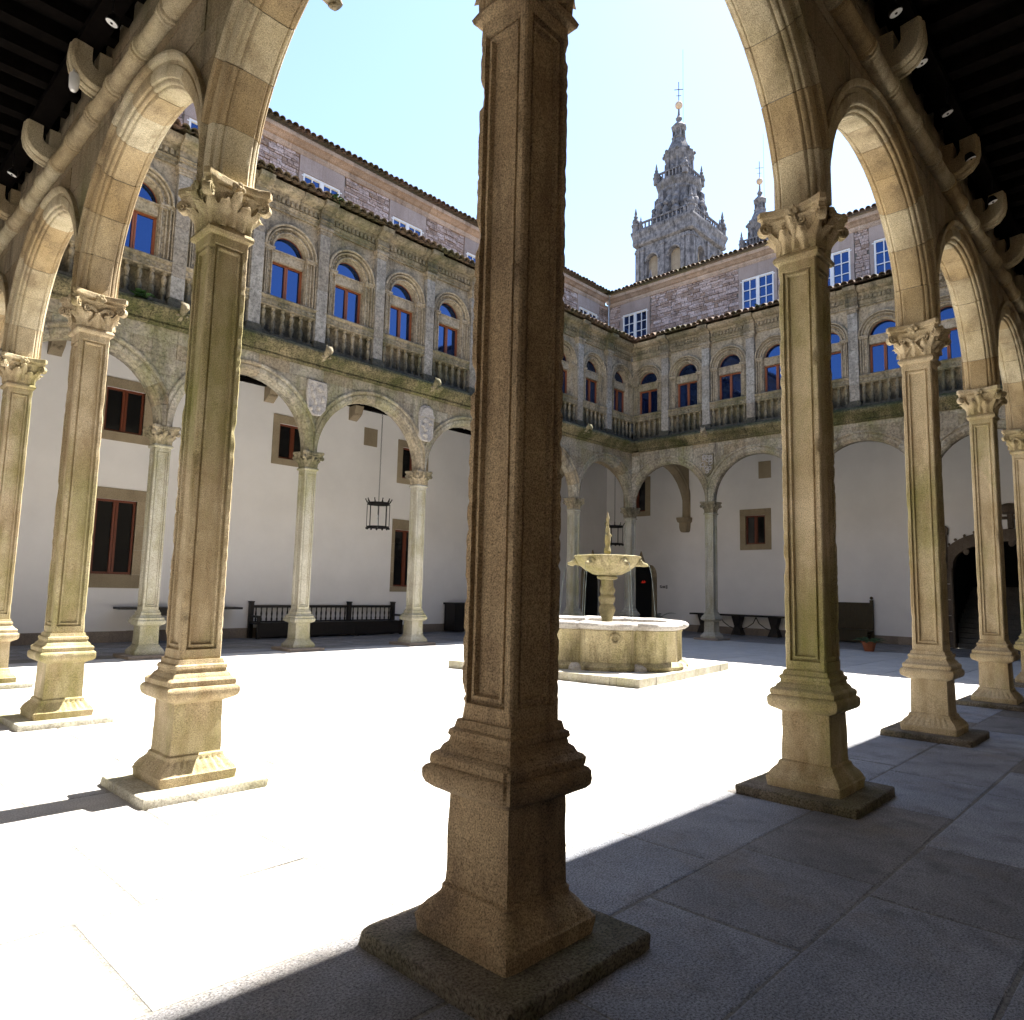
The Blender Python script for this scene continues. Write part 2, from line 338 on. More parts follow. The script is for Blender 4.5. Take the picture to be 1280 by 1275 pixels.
def abacus_mb(hc=.30, dip=.07, seed=0):
    m = MB()
    def ring(h, z, dp):
        r = []
        for sd in range(4):
            cs, sn = (1, 0, -1, 0)[sd], (0, 1, 0, -1)[sd]
            for i in range(12):
                t = -.88+1.76*i/11; x, y = t*h, -(h-dp*(1-(t/.88)**2))
                nz = .006*noise.noise(Vector((x*9+seed, sd*5+t*4, z*9)))
                y += nz; r.append((x*cs-y*sn, x*sn+y*cs, z))
        return r
    return m.loft([ring(hc*.86, 4.875, dip), ring(hc*.93, 4.905, dip), ring(hc*.93, 4.93, dip), ring(hc, 4.945, dip), ring(hc, 4.995, dip), ring(hc*.97, 5.004, dip)])
def flower_mb():
    m = MB()
    for i in range(5):
        a = 2*math.pi*i/5; m.ball((.03*math.cos(a), -.012, .03*math.sin(a)), .026, 7, 5, (1, .7, 1))
    return m.ball((0, -.025, 0), .02, 7, 5)
def helix_mb(): return volute_mb(.036, .05, 1.7, .014)
CAPM = {}
def cap_meshes(kind):
    if kind not in CAPM:
        k = MT['pillar'] if kind != 'corner' else MT['corner']
        CAPM[kind] = dict(leaf=leaf_mb().mesh('leaf', k), tall=leaf_mb(.12, .27, .13).mesh('tall_leaf', k), vol=volute_mb().mesh('volute', k), fl=flower_mb().mesh('flower', k), hx=helix_mb().mesh('scroll', k))
    return CAPM[kind]
def cap_items(style, r):
    """(key, matrix) list of the carved pieces of one capital"""
    it = []; R = lambda a: Matrix.Rotation(a, 4, 'Z')
    for sd in range(4):
        B = R(sd*math.pi/2)
        for t in ((-.085, .085) if style != 1 else (-.11, 0, .11)):
            it.append(('leaf', B @ T(t, -.165, 4.6) @ Matrix.Rotation(r.uniform(-.08, .08), 4, 'Y') @ Matrix.Scale(r.uniform(.9, 1.08) if style != 1 else .82, 4)))
        if style == 0: it.append(('tall', B @ T(0, -.165, 4.62)))
        it.append(('fl', B @ T(0, -.245, 4.93) @ Matrix.Scale(1.15, 4)))
        C = R(sd*math.pi/2-math.pi/4)
        it.append(('vol', C @ T(0, 0, 0) @ T(.345, 0, 4.835)))
        it.append(('tall', C @ T(0, 0, 0) @ R(math.pi/2) @ T(0, -.215, 4.6) @ Matrix.Scale(.8, 4)))
        if style != 1:
            for sg in (-1, 1): it.append(('hx', B @ T(sg*.075, -.205, 4.845) @ R(math.pi if sg < 0 else 0) @ Matrix.Rotation(0, 4, 'X')))
        else:
            for sg in (-1, 1): it.append(('hx', B @ T(sg*.12, -.215, 4.80) @ R(0 if sg > 0 else math.pi) @ Matrix.Scale(1.3, 4)))
    return it
FOOT = [(.07, .295), (.140, .298), (.150, .287), (.16, .285), (.20, .258), (.235, .225), (.25, .218), (.268, .215), (.28, .197)]
PED = [(.27, .197), (.685, .190)]
PCAP = [(.665, .194), (.680, .222), (.697, .258), (.714, .277), (.738, .284), (.776, .284), (.792, .273), (.800, .258), (.812, .262), (.838, .262), (.853, .250), (.862, .232), (.884, .222), (.900, .203), (.922, .198), (.932, .207), (.954, .203), (.964, .186), (1.0, .178)]
NECK = [(4.515, .166), (4.532, .192), (4.555, .200), (4.578, .192), (4.6, .168)]
def shaft(seed, rows, amp, chip):
    h = .165; z0, z1 = .995, 4.53; p0, p1 = 1.075, 4.44
    ts = [(-h+.010, 0), (-h+.042, 0), (-h+.046, .026), (-h+.060, .026), (-h+.066, .010), (-h+.080, .010), (-h+.090, .034)]
    inner = [(-h+.090+(2*h-.18)*i/6, .034) for i in range(1, 6)]
    side = ts+inner+[(-t, d) for t, d in reversed(ts)]
    zs = [z0, p0, p0+.004, p0+.018, p0+.024, p0+.038, p0+.048]; dv = [0, 0, .026, .026, .010, .010, .034]
    n = rows
    zs2 = zs+[p0+.048+(p1-p0-.096)*i/n for i in range(1, n)]+[p1-.048, p1-.038, p1-.024, p1-.018, p1-.004, p1, z1]
    dv2 = dv+[.034]*(n-1)+[.034, .010, .010, .026, .026, 0, 0]
    mb = MB(); rings = []
    for z, dz in zip(zs2, dv2):
        ring = []
        for sd in range(4):
            cs, sn = (1, 0, -1, 0)[sd], (0, 1, 0, -1)[sd]
            for t, d in side:
                lv = lambda q_: {0: 0, .026: 1, .010: 2, .034: 3}[q_]
                x, y = t, -(h-(d if lv(d) <= lv(dz) else dz))
                if amp:
                    q = Vector((x*cs-y*sn, x*sn+y*cs, z))
                    y -= amp*.5*noise.noise(q*5+Vector((seed*5, 0, 0)))+.8*amp*noise.noise(q*30+Vector((0, seed, 0)))
                    e = max(0, (abs(t)-(h-.047))/.037)
                    if e > 0 and chip:
                        s2 = sd if t < 0 else (sd+1) % 4
                        k = chip*e*(max(0, noise.noise(Vector((s2*9+seed*3, z*4, 0)))*2.2-.5)*1.6+.9*max(0, noise.noise(Vector((s2*9+seed*3, z*24, 4))))+.3*noise.noise(Vector((s2*9, z*60, 4))))
                        x -= math.copysign(k, x); y += k
                ring.append((x*cs-y*sn, x*sn+y*cs, z))
        rings.append(ring)
    return mb.loft(rings)
PM = {}
def pillar(label, x, y, seed, lod, style=0, gad=False, mat='pillar', name='stone_pillar'):
    t = thing(name, label, 'pillar', (x, y, 0)); r = random.Random(seed)
    key = (seed if lod == 0 else -1, lod, gad, mat, style)
    if key not in PM:
        n, st, amp, chip = ((28, .016, .0035, .016), (12, .03, .003, .011), (4, .08, .002, .006))[lod]
        if gad: n = 40
        if mat == 'corner': chip = .024; amp = .0045
        P = {}
        P['foot'] = sq(FOOT, n, amp, chip, seed, (.15, .245) if gad else None, st).mesh('foot', mat)
        P['pedestal'] = sq(PED, n if not gad else 12, amp*.6, chip*.2, seed+1, None, max(st, .03)).mesh('pedestal', mat)
        P['pedestal_cap'] = sq(PCAP, n if not gad else 14, amp*.8, chip*.9, seed+2, None, st).mesh('pedestal_cap', mat)
        P['shaft'] = shaft(seed, (120, 50, 16)[lod], amp*.7, chip*.8).mesh('shaft', mat, 30)
        P['neck_ring'] = sq(NECK, max(4, n//2), amp*.6, chip*.5, seed+3, None, .02).mesh('neck_ring', mat)
        bell = sq([(4.58, .168), (4.68, .172), (4.78, .188), (4.86, .215), (4.90, .24)], 6, .004, 0, seed, None, .03)
        if lod < 2:
            P['capital'] = bell.mesh('capital', mat); P['abacus'] = abacus_mb(seed=seed).mesh('abacus', mat)
        else:
            bits = dict(leaf=leaf_mb(), tall=leaf_mb(.12, .27, .13), vol=volute_mb(), fl=flower_mb(), hx=helix_mb())
            for k, M in cap_items(style, r): bell.add(bits[k], M)
            bell.add(abacus_mb()); P['capital'] = bell.mesh('capital', 'dirty')
        PM[key] = P
    P = PM[key]
    sb = sq([(-.03, .475), (.055, .475), (.066, .47), (.071, .462)], 16, .006, .035, seed+9, None, .03)
    sb.build('base_slab', 'slabdark' if mat == 'corner' or (y == 0 and lod < 2) else 'farpillar' if x == 0 else 'skirt', t)  # slab colour follows the light: dark copies in shade, pale ones in sun
    for k in ('foot', 'pedestal', 'pedestal_cap', 'shaft', 'neck_ring'): inst(k, P[k], t)
    c = inst('capital', P['capital'], t)
    if lod < 2:
        inst('abacus', P['abacus'], c); cm = cap_meshes(mat)
        nm = dict(leaf='leaf', tall='tall_leaf', vol='volute', fl='flower', hx='scroll')
        for k, M in cap_items(style, r): inst(nm[k], cm[k], c, M)
    return t
SLs, SRs, SXs, SYs = 3.5735, 3.6597, 3.6204, 3.5399
ordw = ['first', 'second', 'third', 'fourth', 'fifth']
pillar('chipped brown corner pillar where the sunlit and shaded near arcades meet', 0, 0, 5, 0, 0, mat='corner', name='corner_pillar')
for k in range(1, 4):
    pillar('ochre granite pillar on a sunlit base slab, %s from the chipped corner pillar' % ordw[k-1], 0, k*SLs, 20+k, 0 if k == 1 else 1, 0 if k != 2 else 1, gad=k < 3)
pillar('stone pillar at the far end of the sunlit near arcade, by the wall with the plank table', 0, L, 31, 2)
for k in range(1, 6):
    pillar('ochre granite pillar in the arcade along the shaded floor, %s from the chipped corner pillar' % ordw[k-1], k*SRs, 0, 40+k, 0 if k == 1 else 1, (0, 1, 0, 1, 0)[k-1], gad=k in (2, 3))
pillar('stone pillar where the shaded near arcade meets the wing with the stair portal', W, 0, 51, 2)
FLU = [0]+[W-k*SXs for k in (5, 4, 3, 2, 1)]+[W]
nm = {5: 'slender pillar in front of the thin plank table by the white wall', 4: 'slender pale pillar in front of one end of the black spindle bench', 3: 'slender pale pillar just past the end of the black spindle bench', 2: 'slender pillar across the court hidden behind the brown corner pillar', 1: 'slender pillar behind the fountain, next to the corner with the hanging lantern'}
for k in (5, 4, 3, 2, 1): pillar(nm[k], W-k*SXs, L, 60, 2, mat='farpillar')
pillar('pillar in the far corner of the court, behind the fountain basin', W, L, 60, 2, mat='farpillar')
nm = {1: 'slender grey pillar in front of the dark trestle bench', 2: 'slender pillar across the court between the trestle bench and the high-backed settle', 3: 'slender pillar across the court between the settle and the stair portal'}
for k in (1, 2, 3): pillar(nm[k], W, L-k*SYs, 60, 2, mat='farpillar')

# ------------------------------------------------------------------ arcades
ZS = 5.0; TH = .2; HI = .17
def clip(poly, u0, u1, z0, z1):
    for ax, val, sg in ((0, u0, 1), (0, u1, -1), (1, z0, 1), (1, z1, -1)):
        out = []
        for i, p in enumerate(poly):
            q = poly[i-1]; a, b = (q[ax]-val)*sg, (p[ax]-val)*sg
            if (a < 0) != (b < 0):
                t = a/(a-b); out.append((q[0]+(p[0]-q[0])*t, q[1]+(p[1]-q[1])*t))
            if b >= 0: out.append(p)
        poly = out
        if len(poly) < 3: return None
    return poly
def area(p): return abs(sum(p[i-1][0]*p[i][1]-p[i][0]*p[i-1][1] for i in range(len(p))))/2
VP = [(-.200, .30), (-.248, .30), (-.256, .27), (-.240, .235), (-.200, .228), (-.196, .19), (-.212, .18), (-.212, .10), (-.196, .075), (-.172, .07), (-.170, .045), (-.158, .028), (-.140, .022), (-.128, .03), (-.122, .012), (-.108, .0),
      (.108, .0), (.122, .012), (.128, .03), (.140, .022), (.158, .028), (.170, .045), (.172, .07), (.196, .075), (.212, .10), (.212, .18), (.196, .19), (.200, .228), (.240, .235), (.256, .27), (.248, .30), (.200, .30)]
def voussoirs(parent, c, R, lo, hi, n, mat, fn, r, half=False):
    a0 = 0
    for i in range(n):
        s0, s1 = math.pi*i/n+.0018, math.pi*(i+1)/n-.0018
        m = MB(); rings = []; jit = r.uniform(-.004, .004)
        for k in range(5):
            a = s0+(s1-s0)*k/4; ring = []
            for w, dr in VP:
                rr = R+dr+(jit if dr < .1 else 0)
                u = c-rr*math.cos(a); z = ZS+rr*math.sin(a)
                ring.append(fn(min(max(u, lo), hi), w, z))
            rings.append(ring)
        m.loft(rings).rough(.003, 14, i).build('voussoir', mat, parent, smooth=40)
def arcade(name, label, loc, rz, us, side, seed, mat, spmat, ztop=7.2):
    r = random.Random(seed)
    t = thing(name, label, 'arcade', loc, rz)
    fn = lambda u, w, z: (u, w, z)
    core = MB(); low = [(us[0]-.19, ztop), (us[0]-.19, ZS)]; top = []
    low = []
    for i in range(len(us)-1):
        a, b = us[i], us[i+1]; c = (a+b)/2; R = (b-a)/2-HI
        arch = inst('arch', None, t); arch.empty_display_size = .1
        voussoirs(arch, c, R, a+.001, b-.001, 11, mat, fn, r)
        # mortar ring and impost filling behind the voussoirs
        n = 24; ringp = [(c-(R+.009)*math.cos(math.pi*k/n), ZS+(R+.009)*math.sin(math.pi*k/n)) for k in range(n+1)]
        outer = [(min(max(c-(R+.29)*math.cos(math.pi*k/n), a), b), ZS+(R+.29)*math.sin(math.pi*k/n)) for k in range(n+1)]
        for k in range(n):
            core.prism([ringp[k], ringp[k+1], outer[k+1], outer[k]], lambda p, w: (p[0], w, p[1]), -.1, .1)
        Ro = R+.3; seq = []
        av = math.acos(min(1, (R+HI)/Ro))
        for k in range(25):
            an = av+(math.pi-2*av)*k/24; seq.append((c-Ro*math.cos(an), ZS+Ro*math.sin(an)))
        low += seq
    poly = [(us[0]-.19, low[0][1])]+low+[(us[-1]+.19, low[-1][1]), (us[-1]+.19, ztop), (us[0]-.19, ztop)]
    poly = poly[:1]+poly[1:]
    # core slab behind the ashlar: split in vertical strips so that every face stays simple
    strips = sorted(set([round(p[0], 4) for p in poly]))
    for a, b in zip(strips, strips[1:]):
        if b-a < .004: continue
        q = clip(poly, a, b, ZS-1, ztop+1)
        if q and area(q) > 1e-4: core.prism(q, lambda p, w: (p[0], w, p[1]), -.186 if side < 0 else -.2, .186 if side > 0 else .2)
    core.build('wall_core', 'mortar' if mat == 'arch' else 'dirty', t, smooth=0)
    zz = ZS+.15; zc = [ZS]
    while zc[-1] < ztop-.5: zc.append(zc[-1]+r.uniform(.3, .42))
    zc.append(ztop)
    for z0, z1 in zip(zc, zc[1:]):
        u = us[0]-.19-r.uniform(0, .5)
        while u < us[-1]+.19:
            w = r.uniform(.45, 1.0); q = clip(poly, max(u, us[0]-.19)+.004, min(u+w, us[-1]+.19)-.004, z0+.004, z1-.004)
            u += w
            if not q or area(q) < .004: continue
            pr = TH+r.uniform(-.006, .006)
            MB().prism(q if side < 0 else q[::-1], lambda p, w_: (p[0], w_, p[1]), .15*side, pr*side).build('ashlar_block', spmat, t, smooth=0)
    return t
NLU = [0, SLs, 2*SLs, 3*SLs, L]
NRU = sorted([W-x for x in (0, SRs, 2*SRs, 3*SRs, 4*SRs, 5*SRs, W)])
FRU = [0, SYs, 2*SYs, 3*SYs, L]
aNL = arcade('arcade_wall', 'near arcade of golden granite arches with scroll corbels, standing on the sunlit pillars', (0, 0, 0), math.pi/2, NLU, 1, 1, 'arch', 'spandrel', 8.0)
aNR = arcade('arcade_wall', 'near arcade of golden granite arches beside the shaded floor', (W, 0, 0), math.pi, NRU, 1, 2, 'arch', 'spandrel', 8.0)
aFL = arcade('arcade_wall', 'far arcade of grey stone arches with two pale coats of arms', (0, L, 0), 0, FLU, -1, 3, 'lower', 'lower')
aFR = arcade('arcade_wall', 'far arcade of shaded stone arches with one carved lattice shield, below the towers', (W, L, 0), -math.pi/2, FRU, -1, 4, 'lower', 'lower')

def extrude_prof(prof, u0, u1, n=1):
    return MB().loft([[(u0+(u1-u0)*k/n, w, z) for w, z in prof] for k in range(n+1)])
# gallery-side roll moulding and scroll corbels of the two near arcades
def roll_mesh(ln):
    m = MB(); pr = []
    for x, rr in ((0, .10), (.02, .125), (.05, .125), (.07, .105), (.10, .118), (.13, .104), (ln-.13, .104), (ln-.10, .118), (ln-.07, .105), (ln-.05, .125), (ln-.02, .125), (ln-.004, .10)):
        pr.append([(x, .245+rr*math.cos(a), 7.14+rr*math.sin(a)) for a in [2*math.pi*i/14 for i in range(14)]])
    return m.loft(pr).rough(.006, 8, ln*10)
def corbel_mb():
    m = MB(); path = [(.16, 7.36), (.28, 7.35), (.38, 7.365), (.46, 7.41), (.515, 7.48), (.54, 7.57), (.54, 7.66), (.535, 7.745)]
    ts = [(-.13, .04), (-.13, -.05), (-.11, -.07), (-.07, -.075), (-.055, -.035), (-.04, -.075), (-.015, -.085), (.015, -.085), (.04, -.075), (.055, -.035), (.07, -.075), (.11, -.07), (.13, -.05), (.13, .04), (.12, .13), (-.12, .13)]
    rings = []
    for i, (w, z) in enumerate(path):
        a, b = path[max(i-1, 0)], path[min(i+1, len(path)-1)]; t = Vector((b[0]-a[0], b[1]-a[1])).normalized(); nrm = Vector((-t.y, t.x))
        k = 1.12-.02*i
        rings.append([(x, w+nrm.x*d*k, z+nrm.y*d*k) for x, d in ts])
    m.loft(rings); m.rough(.006, 12, 3)
    return m.quadbox(-.10, .10, .15, .33, 7.3, 7.745)
CORB = corbel_mb().mesh('corbel', 'arch')
for t, ln, cs in ((aNL, L, [2.3, 4.5, 6.65, 8.75, 10.96, 13.0]), (aNR, W, [W-x for x in (1.2, 3.3, 5.54, 8.17, 9.98, 11.7, 13.5, 15.4, 17.5, 19.6)])):
    u = -.15
    while u < ln:
        w = RND.uniform(.7, .95); roll_mesh(w).build('roll_moulding_stone', 'arch', t, T(u, 0, 0)); u += w
    for c in cs: inst('corbel', CORB, t, T(c, 0, 0))
    # stone courses above the roll, court-side string course
    extrude_prof([(-.2, 7.2), (-.30, 7.24), (-.34, 7.32), (-.5, 7.42), (-.52, 7.56), (-.25, 7.68), (-.2, 7.68)], .2 if t is aNL else -.2, ln).build('string_course', 'dirty', t, smooth=0)

# arches crossing the gallery corners from the corner pillars
def cross_arch(label, loc, rz, mat):
    t = thing('corner_arch', label, 'arch', loc, rz); r = random.Random(9)
    c = D/2+.08; R = c-HI-.02
    voussoirs(t, c, R, HI-.05, D-.02, 9, mat, lambda u, w, z: (u, w*.8, z), r)
    m = MB(); n = 20; Ro = R+.28
    for k in range(n):
        a0, a1 = math.pi*k/n, math.pi*(k+1)/n
        p = [(min(max(c-Ro*math.cos(a), HI), D-.03), ZS+Ro*math.sin(a)) for a in (a0, a1)]
        if p[1][0]-p[0][0] > .002: m.prism([p[0], p[1], (p[1][0], 7.85), (p[0][0], 7.85)], lambda q, w: (q[0], w, q[1]), -.14, .14)
    m.build('spandrel', mat, t, smooth=0)
    b = sq([(4.35, .13), (4.42, .17), (4.55, .19), (4.75, .2), (4.80, .26), (4.92, .28), (4.99, .28)], 4, .006, .01, 3); b.build('corbel_block', mat, t, T(D-.14, 0, 0))
cross_arch('arch spanning the gallery to a wall corbel beside the ogee door with red letters', (W, L, 0), 0, 'surround')
cross_arch('arch spanning the far gallery corner above the hanging lantern behind the fountain', (W, L, 0), math.pi/2, 'surround')
cross_arch('arch crossing the sunlit near gallery from the brown corner pillar', (0, 0, 0), math.pi, 'arch')
cross_arch('arch crossing the shaded near gallery from the brown corner pillar', (0, 0, 0), -math.pi/2, 'arch')

# ------------------------------------------------------------------ string cornice pieces, gargoyles, shields on the far arcades
CORN = [(-.18, 7.17), (-.26, 7.18), (-.30, 7.22), (-.28, 7.27), (-.33, 7.30), (-.36, 7.36), (-.46, 7.40), (-.52, 7.44), (-.54, 7.52), (-.50, 7.57), (-.44, 7.60), (-.30, 7.67), (-.12, 7.70), (-.12, 7.17)]
def cornice_run(t, u0, u1, prof, mat, name, r, lo=.8, hi=1.25, amp=.012):
    u = u0; k = 0
    while u < u1-.05:
        w = min(r.uniform(lo, hi), u1-u); dj = r.uniform(-.012, .012)
        m = extrude_prof([(a+(dj if a < -.2 else 0), b) for a, b in prof], .003, w-.003, max(2, int(w/.12))).rough(amp, 6, k*3+u0); k += 1
        m.build(name, mat, t, T(u, 0, 0), smooth=50); u += w
cornice_run(aFL, -.4, W+.1, CORN, 'moss', 'cornice_stone', RND)
cornice_run(aFR, .56, L+.3, CORN, 'moss', 'cornice_stone', RND)
def gargoyle_mb():
    m = MB(); path = [(-.30, 7.40, .12), (-.5, 7.43, .115), (-.68, 7.50, .10), (-.80, 7.58, .10), (-.90, 7.62, .115), (-1.0, 7.58, .10), (-1.08, 7.52, .07), (-1.13, 7.48, .045)]
    m.tube([(0, a, b) for a, b, c in path], [c for a, b, c in path], 10)
    for s in (-1, 1):
        m.ball((s*.085, -.90, 7.70), .04, 6, 5); m.ball((s*.05, -1.03, 7.60), .025, 6, 4); m.tube([(s*.09, -.5, 7.42), (s*.13, -.66, 7.40), (s*.11, -.78, 7.36)], [.05, .045, .03], 6)
    return m.ball((0, -1.07, 7.455), .05, 8, 5, (.9, 1, .6)).rough(.015, 12, 2)
GARG = gargoyle_mb().mesh('gargoyle', 'dirty')
for t, cs in ((aFL, FLU[1:6]), (aFR, FRU[1:4])):
    for c in cs: inst('gargoyle', GARG, t, Matrix.Translation((c+.05, -.33, 7.46)) @ Matrix.Diagonal((.8, .55, .8, 1)) @ Matrix.Translation((0, .33, -7.42)))
for c in (SLs-.3,): inst('gargoyle', GARG, aNL, T(c, .3, -.35))
def shield(t, u, kind):
    m = MB(); pts = []
    for k in range(25):
        s = k/24
        if kind == 0: o = [(-.27, .42), (.27, .42), (.30, .1), (.26, -.3), (.12, -.48), (-.12, -.48), (-.26, -.3), (-.30, .1)]
        elif kind == 1: o = [(-.27, .25), (-.22, .43), (-.1, .52), (.1, .52), (.22, .43), (.27, .25), (.27, -.4), (.15, -.55), (-.15, -.55), (-.27, -.4)]
        else: o = [(-.24, .34), (.24, .34), (.24, -.2), (.14, -.38), (0, -.5), (-.14, -.38), (-.24, -.2)]
    zc = 6.42
    m.loft([[(p[0], -.19, zc+p[1]) for p in o], [(p[0], -.265, zc+p[1]) for p in o], [(p[0]*.92, -.285, zc+p[1]*.94) for p in o], [(p[0]*.84, -.27, zc+p[1]*.88) for p in o]])
    r = random.Random(kind+3)
    if kind == 1:
        m.loft([[(.25*math.cos(a), -.27, zc+.22+.25*math.sin(a)) for a in [math.pi*i/10 for i in range(11)]], [(.22*math.cos(a), -.31, zc+.23+.22*math.sin(a)) for a in [math.pi*i/10 for i in range(11)]]])
        m.quadbox(-.27, .27, -.3, -.25, zc+.16, zc+.22); m.quadbox(-.05, .05, -.295, -.25, zc-.5, zc+.15)
    o = m.rough(.015, 8, kind).build('coat_of_arms', 'pale' if kind != 2 else 'dirty', t, T(u, 0, 0))
    m = MB(); n = 14 if kind == 2 else 11
    for i in range(n):
        x, z = r.uniform(-.17, .17), r.uniform(-.32, .28) if kind != 1 else r.uniform(-.42, .1)
        if kind == 2:
            q = r.uniform(.05, .085); m.add(MB().loft([[((q+.02*math.cos(b_))*math.cos(a_), .02*math.sin(b_), (q+.02*math.cos(b_))*math.sin(a_)) for b_ in [2*math.pi*j/6 for j in range(6)]] for a_ in [2*math.pi*j/10 for j in range(11)]], cap0=False, cap1=False), T(x, -.285, zc+z))
        else: m.ball((x, -.28, zc+z), r.uniform(.035, .075), 7, 5, (r.uniform(.6, 1.1), .8, r.uniform(.7, 1.6)))
    m.rough(.012, 12, kind).build('relief', 'pale', o)
shield(aFL, FLU[2], 0); shield(aFL, FLU[3], 1); shield(aFR, FRU[1], 2); shield(aFL, FLU[4], 0)

# ------------------------------------------------------------------ upper gallery facades (far wings)
def ring_sweep(prof, c, zc, n=20):
    return MB().loft([[(c-rr*math.cos(math.pi*k/n), w, zc+rr*math.sin(math.pi*k/n)) for w, rr in prof] for k in range(n+1)])
OW, WB, WT, ZC = .45, 8.73, 9.71, 9.99       # opening half width, window bottom / top, lunette centre
def surround_mb():
    m = MB()
    m.add(ring_sweep([(-.05, .445), (-.12, .445), (-.125, .485), (-.18, .49), (-.18, .512), (-.105, .52), (-.105, .598), (-.185, .606), (-.2, .625), (-.19, .642), (-.12, .65), (-.12, .668), (-.225, .678), (-.235, .705), (-.21, .735), (-.08, .75)], 0, ZC))
    for k in range(1, 12):
        a = math.pi*k/12; m.ball((.559*math.cos(a), -.112, ZC+.559*math.sin(a)), .034, 6, 4)
    for s in (-1, 1):
        a, b = sorted((s*.445, s*.752))
        m.quadbox(a, b, -.17, .1, 9.90, 9.95); m.quadbox(a-.008, b+.008, -.19, .1, 9.95, 10.0)
        a, b = sorted((s*.475, s*.50)); m.quadbox(a, b, -.15, -.05, 8.74, 9.90)
        a, b = sorted((s*.585, s*.61)); m.quadbox(a, b, -.15, -.05, 8.74, 9.90)
        a, b = sorted((s*.655, s*.675)); m.quadbox(a, b, -.20, -.05, 8.74, 9.90)
        a, b = sorted((s*.725, s*.745)); m.quadbox(a, b, -.20, -.05, 8.74, 9.90)
        for k in range(9):
            z = 8.81+k*.125
            m.ball((s*.543, -.10, z), .033, 5, 4, (.9, .9, 1.5)); m.ball((s*.70, -.13, z+.05), .028, 5, 4, (.7, 1.5, 1.6))
    m.quadbox(-.44, .44, -.05, .12, WT+.005, ZC-.035).quadbox(-.448, .448, -.075, .12, ZC-.035, ZC)
    return m
def frame_mb():
    m = MB(); w0, w1 = .045, .11; b = .045
    m.quadbox(-OW, -OW+b, w0, w1, WB, WT).quadbox(OW-b, OW, w0, w1, WB, WT).quadbox(-OW+b, OW-b, w0+.001, w1, WB, WB+b).quadbox(-OW+b, OW-b, w0+.001, w1, WT-b, WT)
    for s in (-1, 1):
        a, c = sorted((s*.005, s*.042)); m.quadbox(a, c, w0-.012, w1-.01, WB+b, WT-b)
        a, c = sorted((s*(OW-b), s*(OW-b-.015))); m.quadbox(a, c, w0+.015, w1-.01, WB+b, WT-b)
    m.add(ring_sweep([(w0+.02, .432), (w0+.02, .452), (w1, .452), (w1, .432)], 0, ZC, 16)); return m
SURM, FRM = surround_mb().mesh('window_surround', 'facade'), frame_mb().mesh('frame', 'redwood')
PANE = MB().quadbox(-.19, .19, -.004, .004, -(WT-WB)/2+.05, (WT-WB)/2-.05).mesh('pane', 'glass', 0)
LUN = MB().prism([(.44*math.cos(math.pi*k/16), .44*math.sin(math.pi*k/16)) for k in range(17)], lambda p, a: (p[0], a, p[1]), .004, -.004).mesh('lunette_pane', 'glass', 0)
BAL = MB().lathe([(.062, 0), (.062, .04), (.04, .05), (.034, .08), (.045, .12), (.062, .18), (.066, .22), (.052, .29), (.034, .33), (.05, .345), (.05, .36), (.034, .375), (.045, .43), (.06, .49), (.055, .53), (.035, .57), (.03, .60), (.055, .615), (.055, .66)], seg=10).rough(.004, 20, 1).mesh('baluster', 'balus')
def rail_mb(hw):
    m = extrude_prof([(-.10, 8.43), (-.22, 8.43), (-.24, 8.46), (-.215, 8.48), (-.21, 8.62), (-.24, 8.65), (-.25, 8.69), (-.22, 8.72), (.1, 8.735), (.1, 8.43)], -hw, hw, 3)
    n = int(hw*2/.16)
    for k in range(n): m.ball((-hw+.1+(2*hw-.2)*k/(n-1), -.215, 8.55), .045, 6, 4, (1.3, .6, 1))
    m.quadbox(-hw, hw, -.24, .1, 7.66, 7.76); m.quadbox(-hw, hw, .02, .1, 7.761, 8.429)
    return m
def pilaster(t, u, r, hw=.15, corner=False):
    p = MB().quadbox(-hw+.012, hw-.012, -.236, 0, 7.68, 11.0); p = p.build('pilaster', 'mortar', t, T(u, 0, 0), smooth=0)
    m = MB().quadbox(-hw-.05, hw+.05, -.30, .02, 7.66, 7.80).quadbox(-hw-.025, hw+.025, -.275, .02, 7.80, 7.88).rough(.006, 7, u); m.build('pilaster_base', 'balus', p, smooth=0)
    z = 7.88
    while z < 10.79:
        h = r.uniform(.42, .72); h = min(h, 10.8-z) if 10.8-z-h > .2 else 10.8-z
        d = r.uniform(-.006, .006)
        MB().quadbox(-hw, hw, -.25+d, -.02, z+.003, z+h-.003).rough(.005, 6, z+u).build('pilaster_block', 'grey', p, smooth=0); z += h
    m = MB()
    for z0, z1, e in ((10.803, 10.84, .02), (10.84, 10.86, .01), (10.86, 10.93, .03), (10.93, 11.0, .055)): m.quadbox(-hw-e, hw+e, -.25-e, .02, z0, z1-.001)
    m.build('pilaster_capital', 'facade', p, smooth=0)
ENT = [(-.05, 11.0), (-.16, 11.0), (-.16, 11.07), (-.185, 11.075), (-.185, 11.13), (-.21, 11.15), (-.20, 11.17), (-.17, 11.18), (-.17, 11.33), (-.21, 11.35), (-.23, 11.39), (-.23, 11.43), (-.33, 11.46), (-.40, 11.50), (-.43, 11.57), (-.43, 11.62), (-.05, 11.64)]
def tile_mesh(ln=.5, r0=.105, r1=.085):
    m = MB(); n = 8; rings = []
    for s in range(2):
        rr, y = (r0, 0) if s == 0 else (r1, ln)
        o = [(rr*math.cos(math.pi*k/n), y, rr*math.sin(math.pi*k/n)) for k in range(n+1)]
        i = [((rr-.016)*math.cos(math.pi*k/n), y, (rr-.016)*math.sin(math.pi*k/n)) for k in reversed(range(n+1))]
        rings.append(o+i)
    return m.loft(rings)
TILE = tile_mesh().mesh('roof_tile', 'tile', 50)
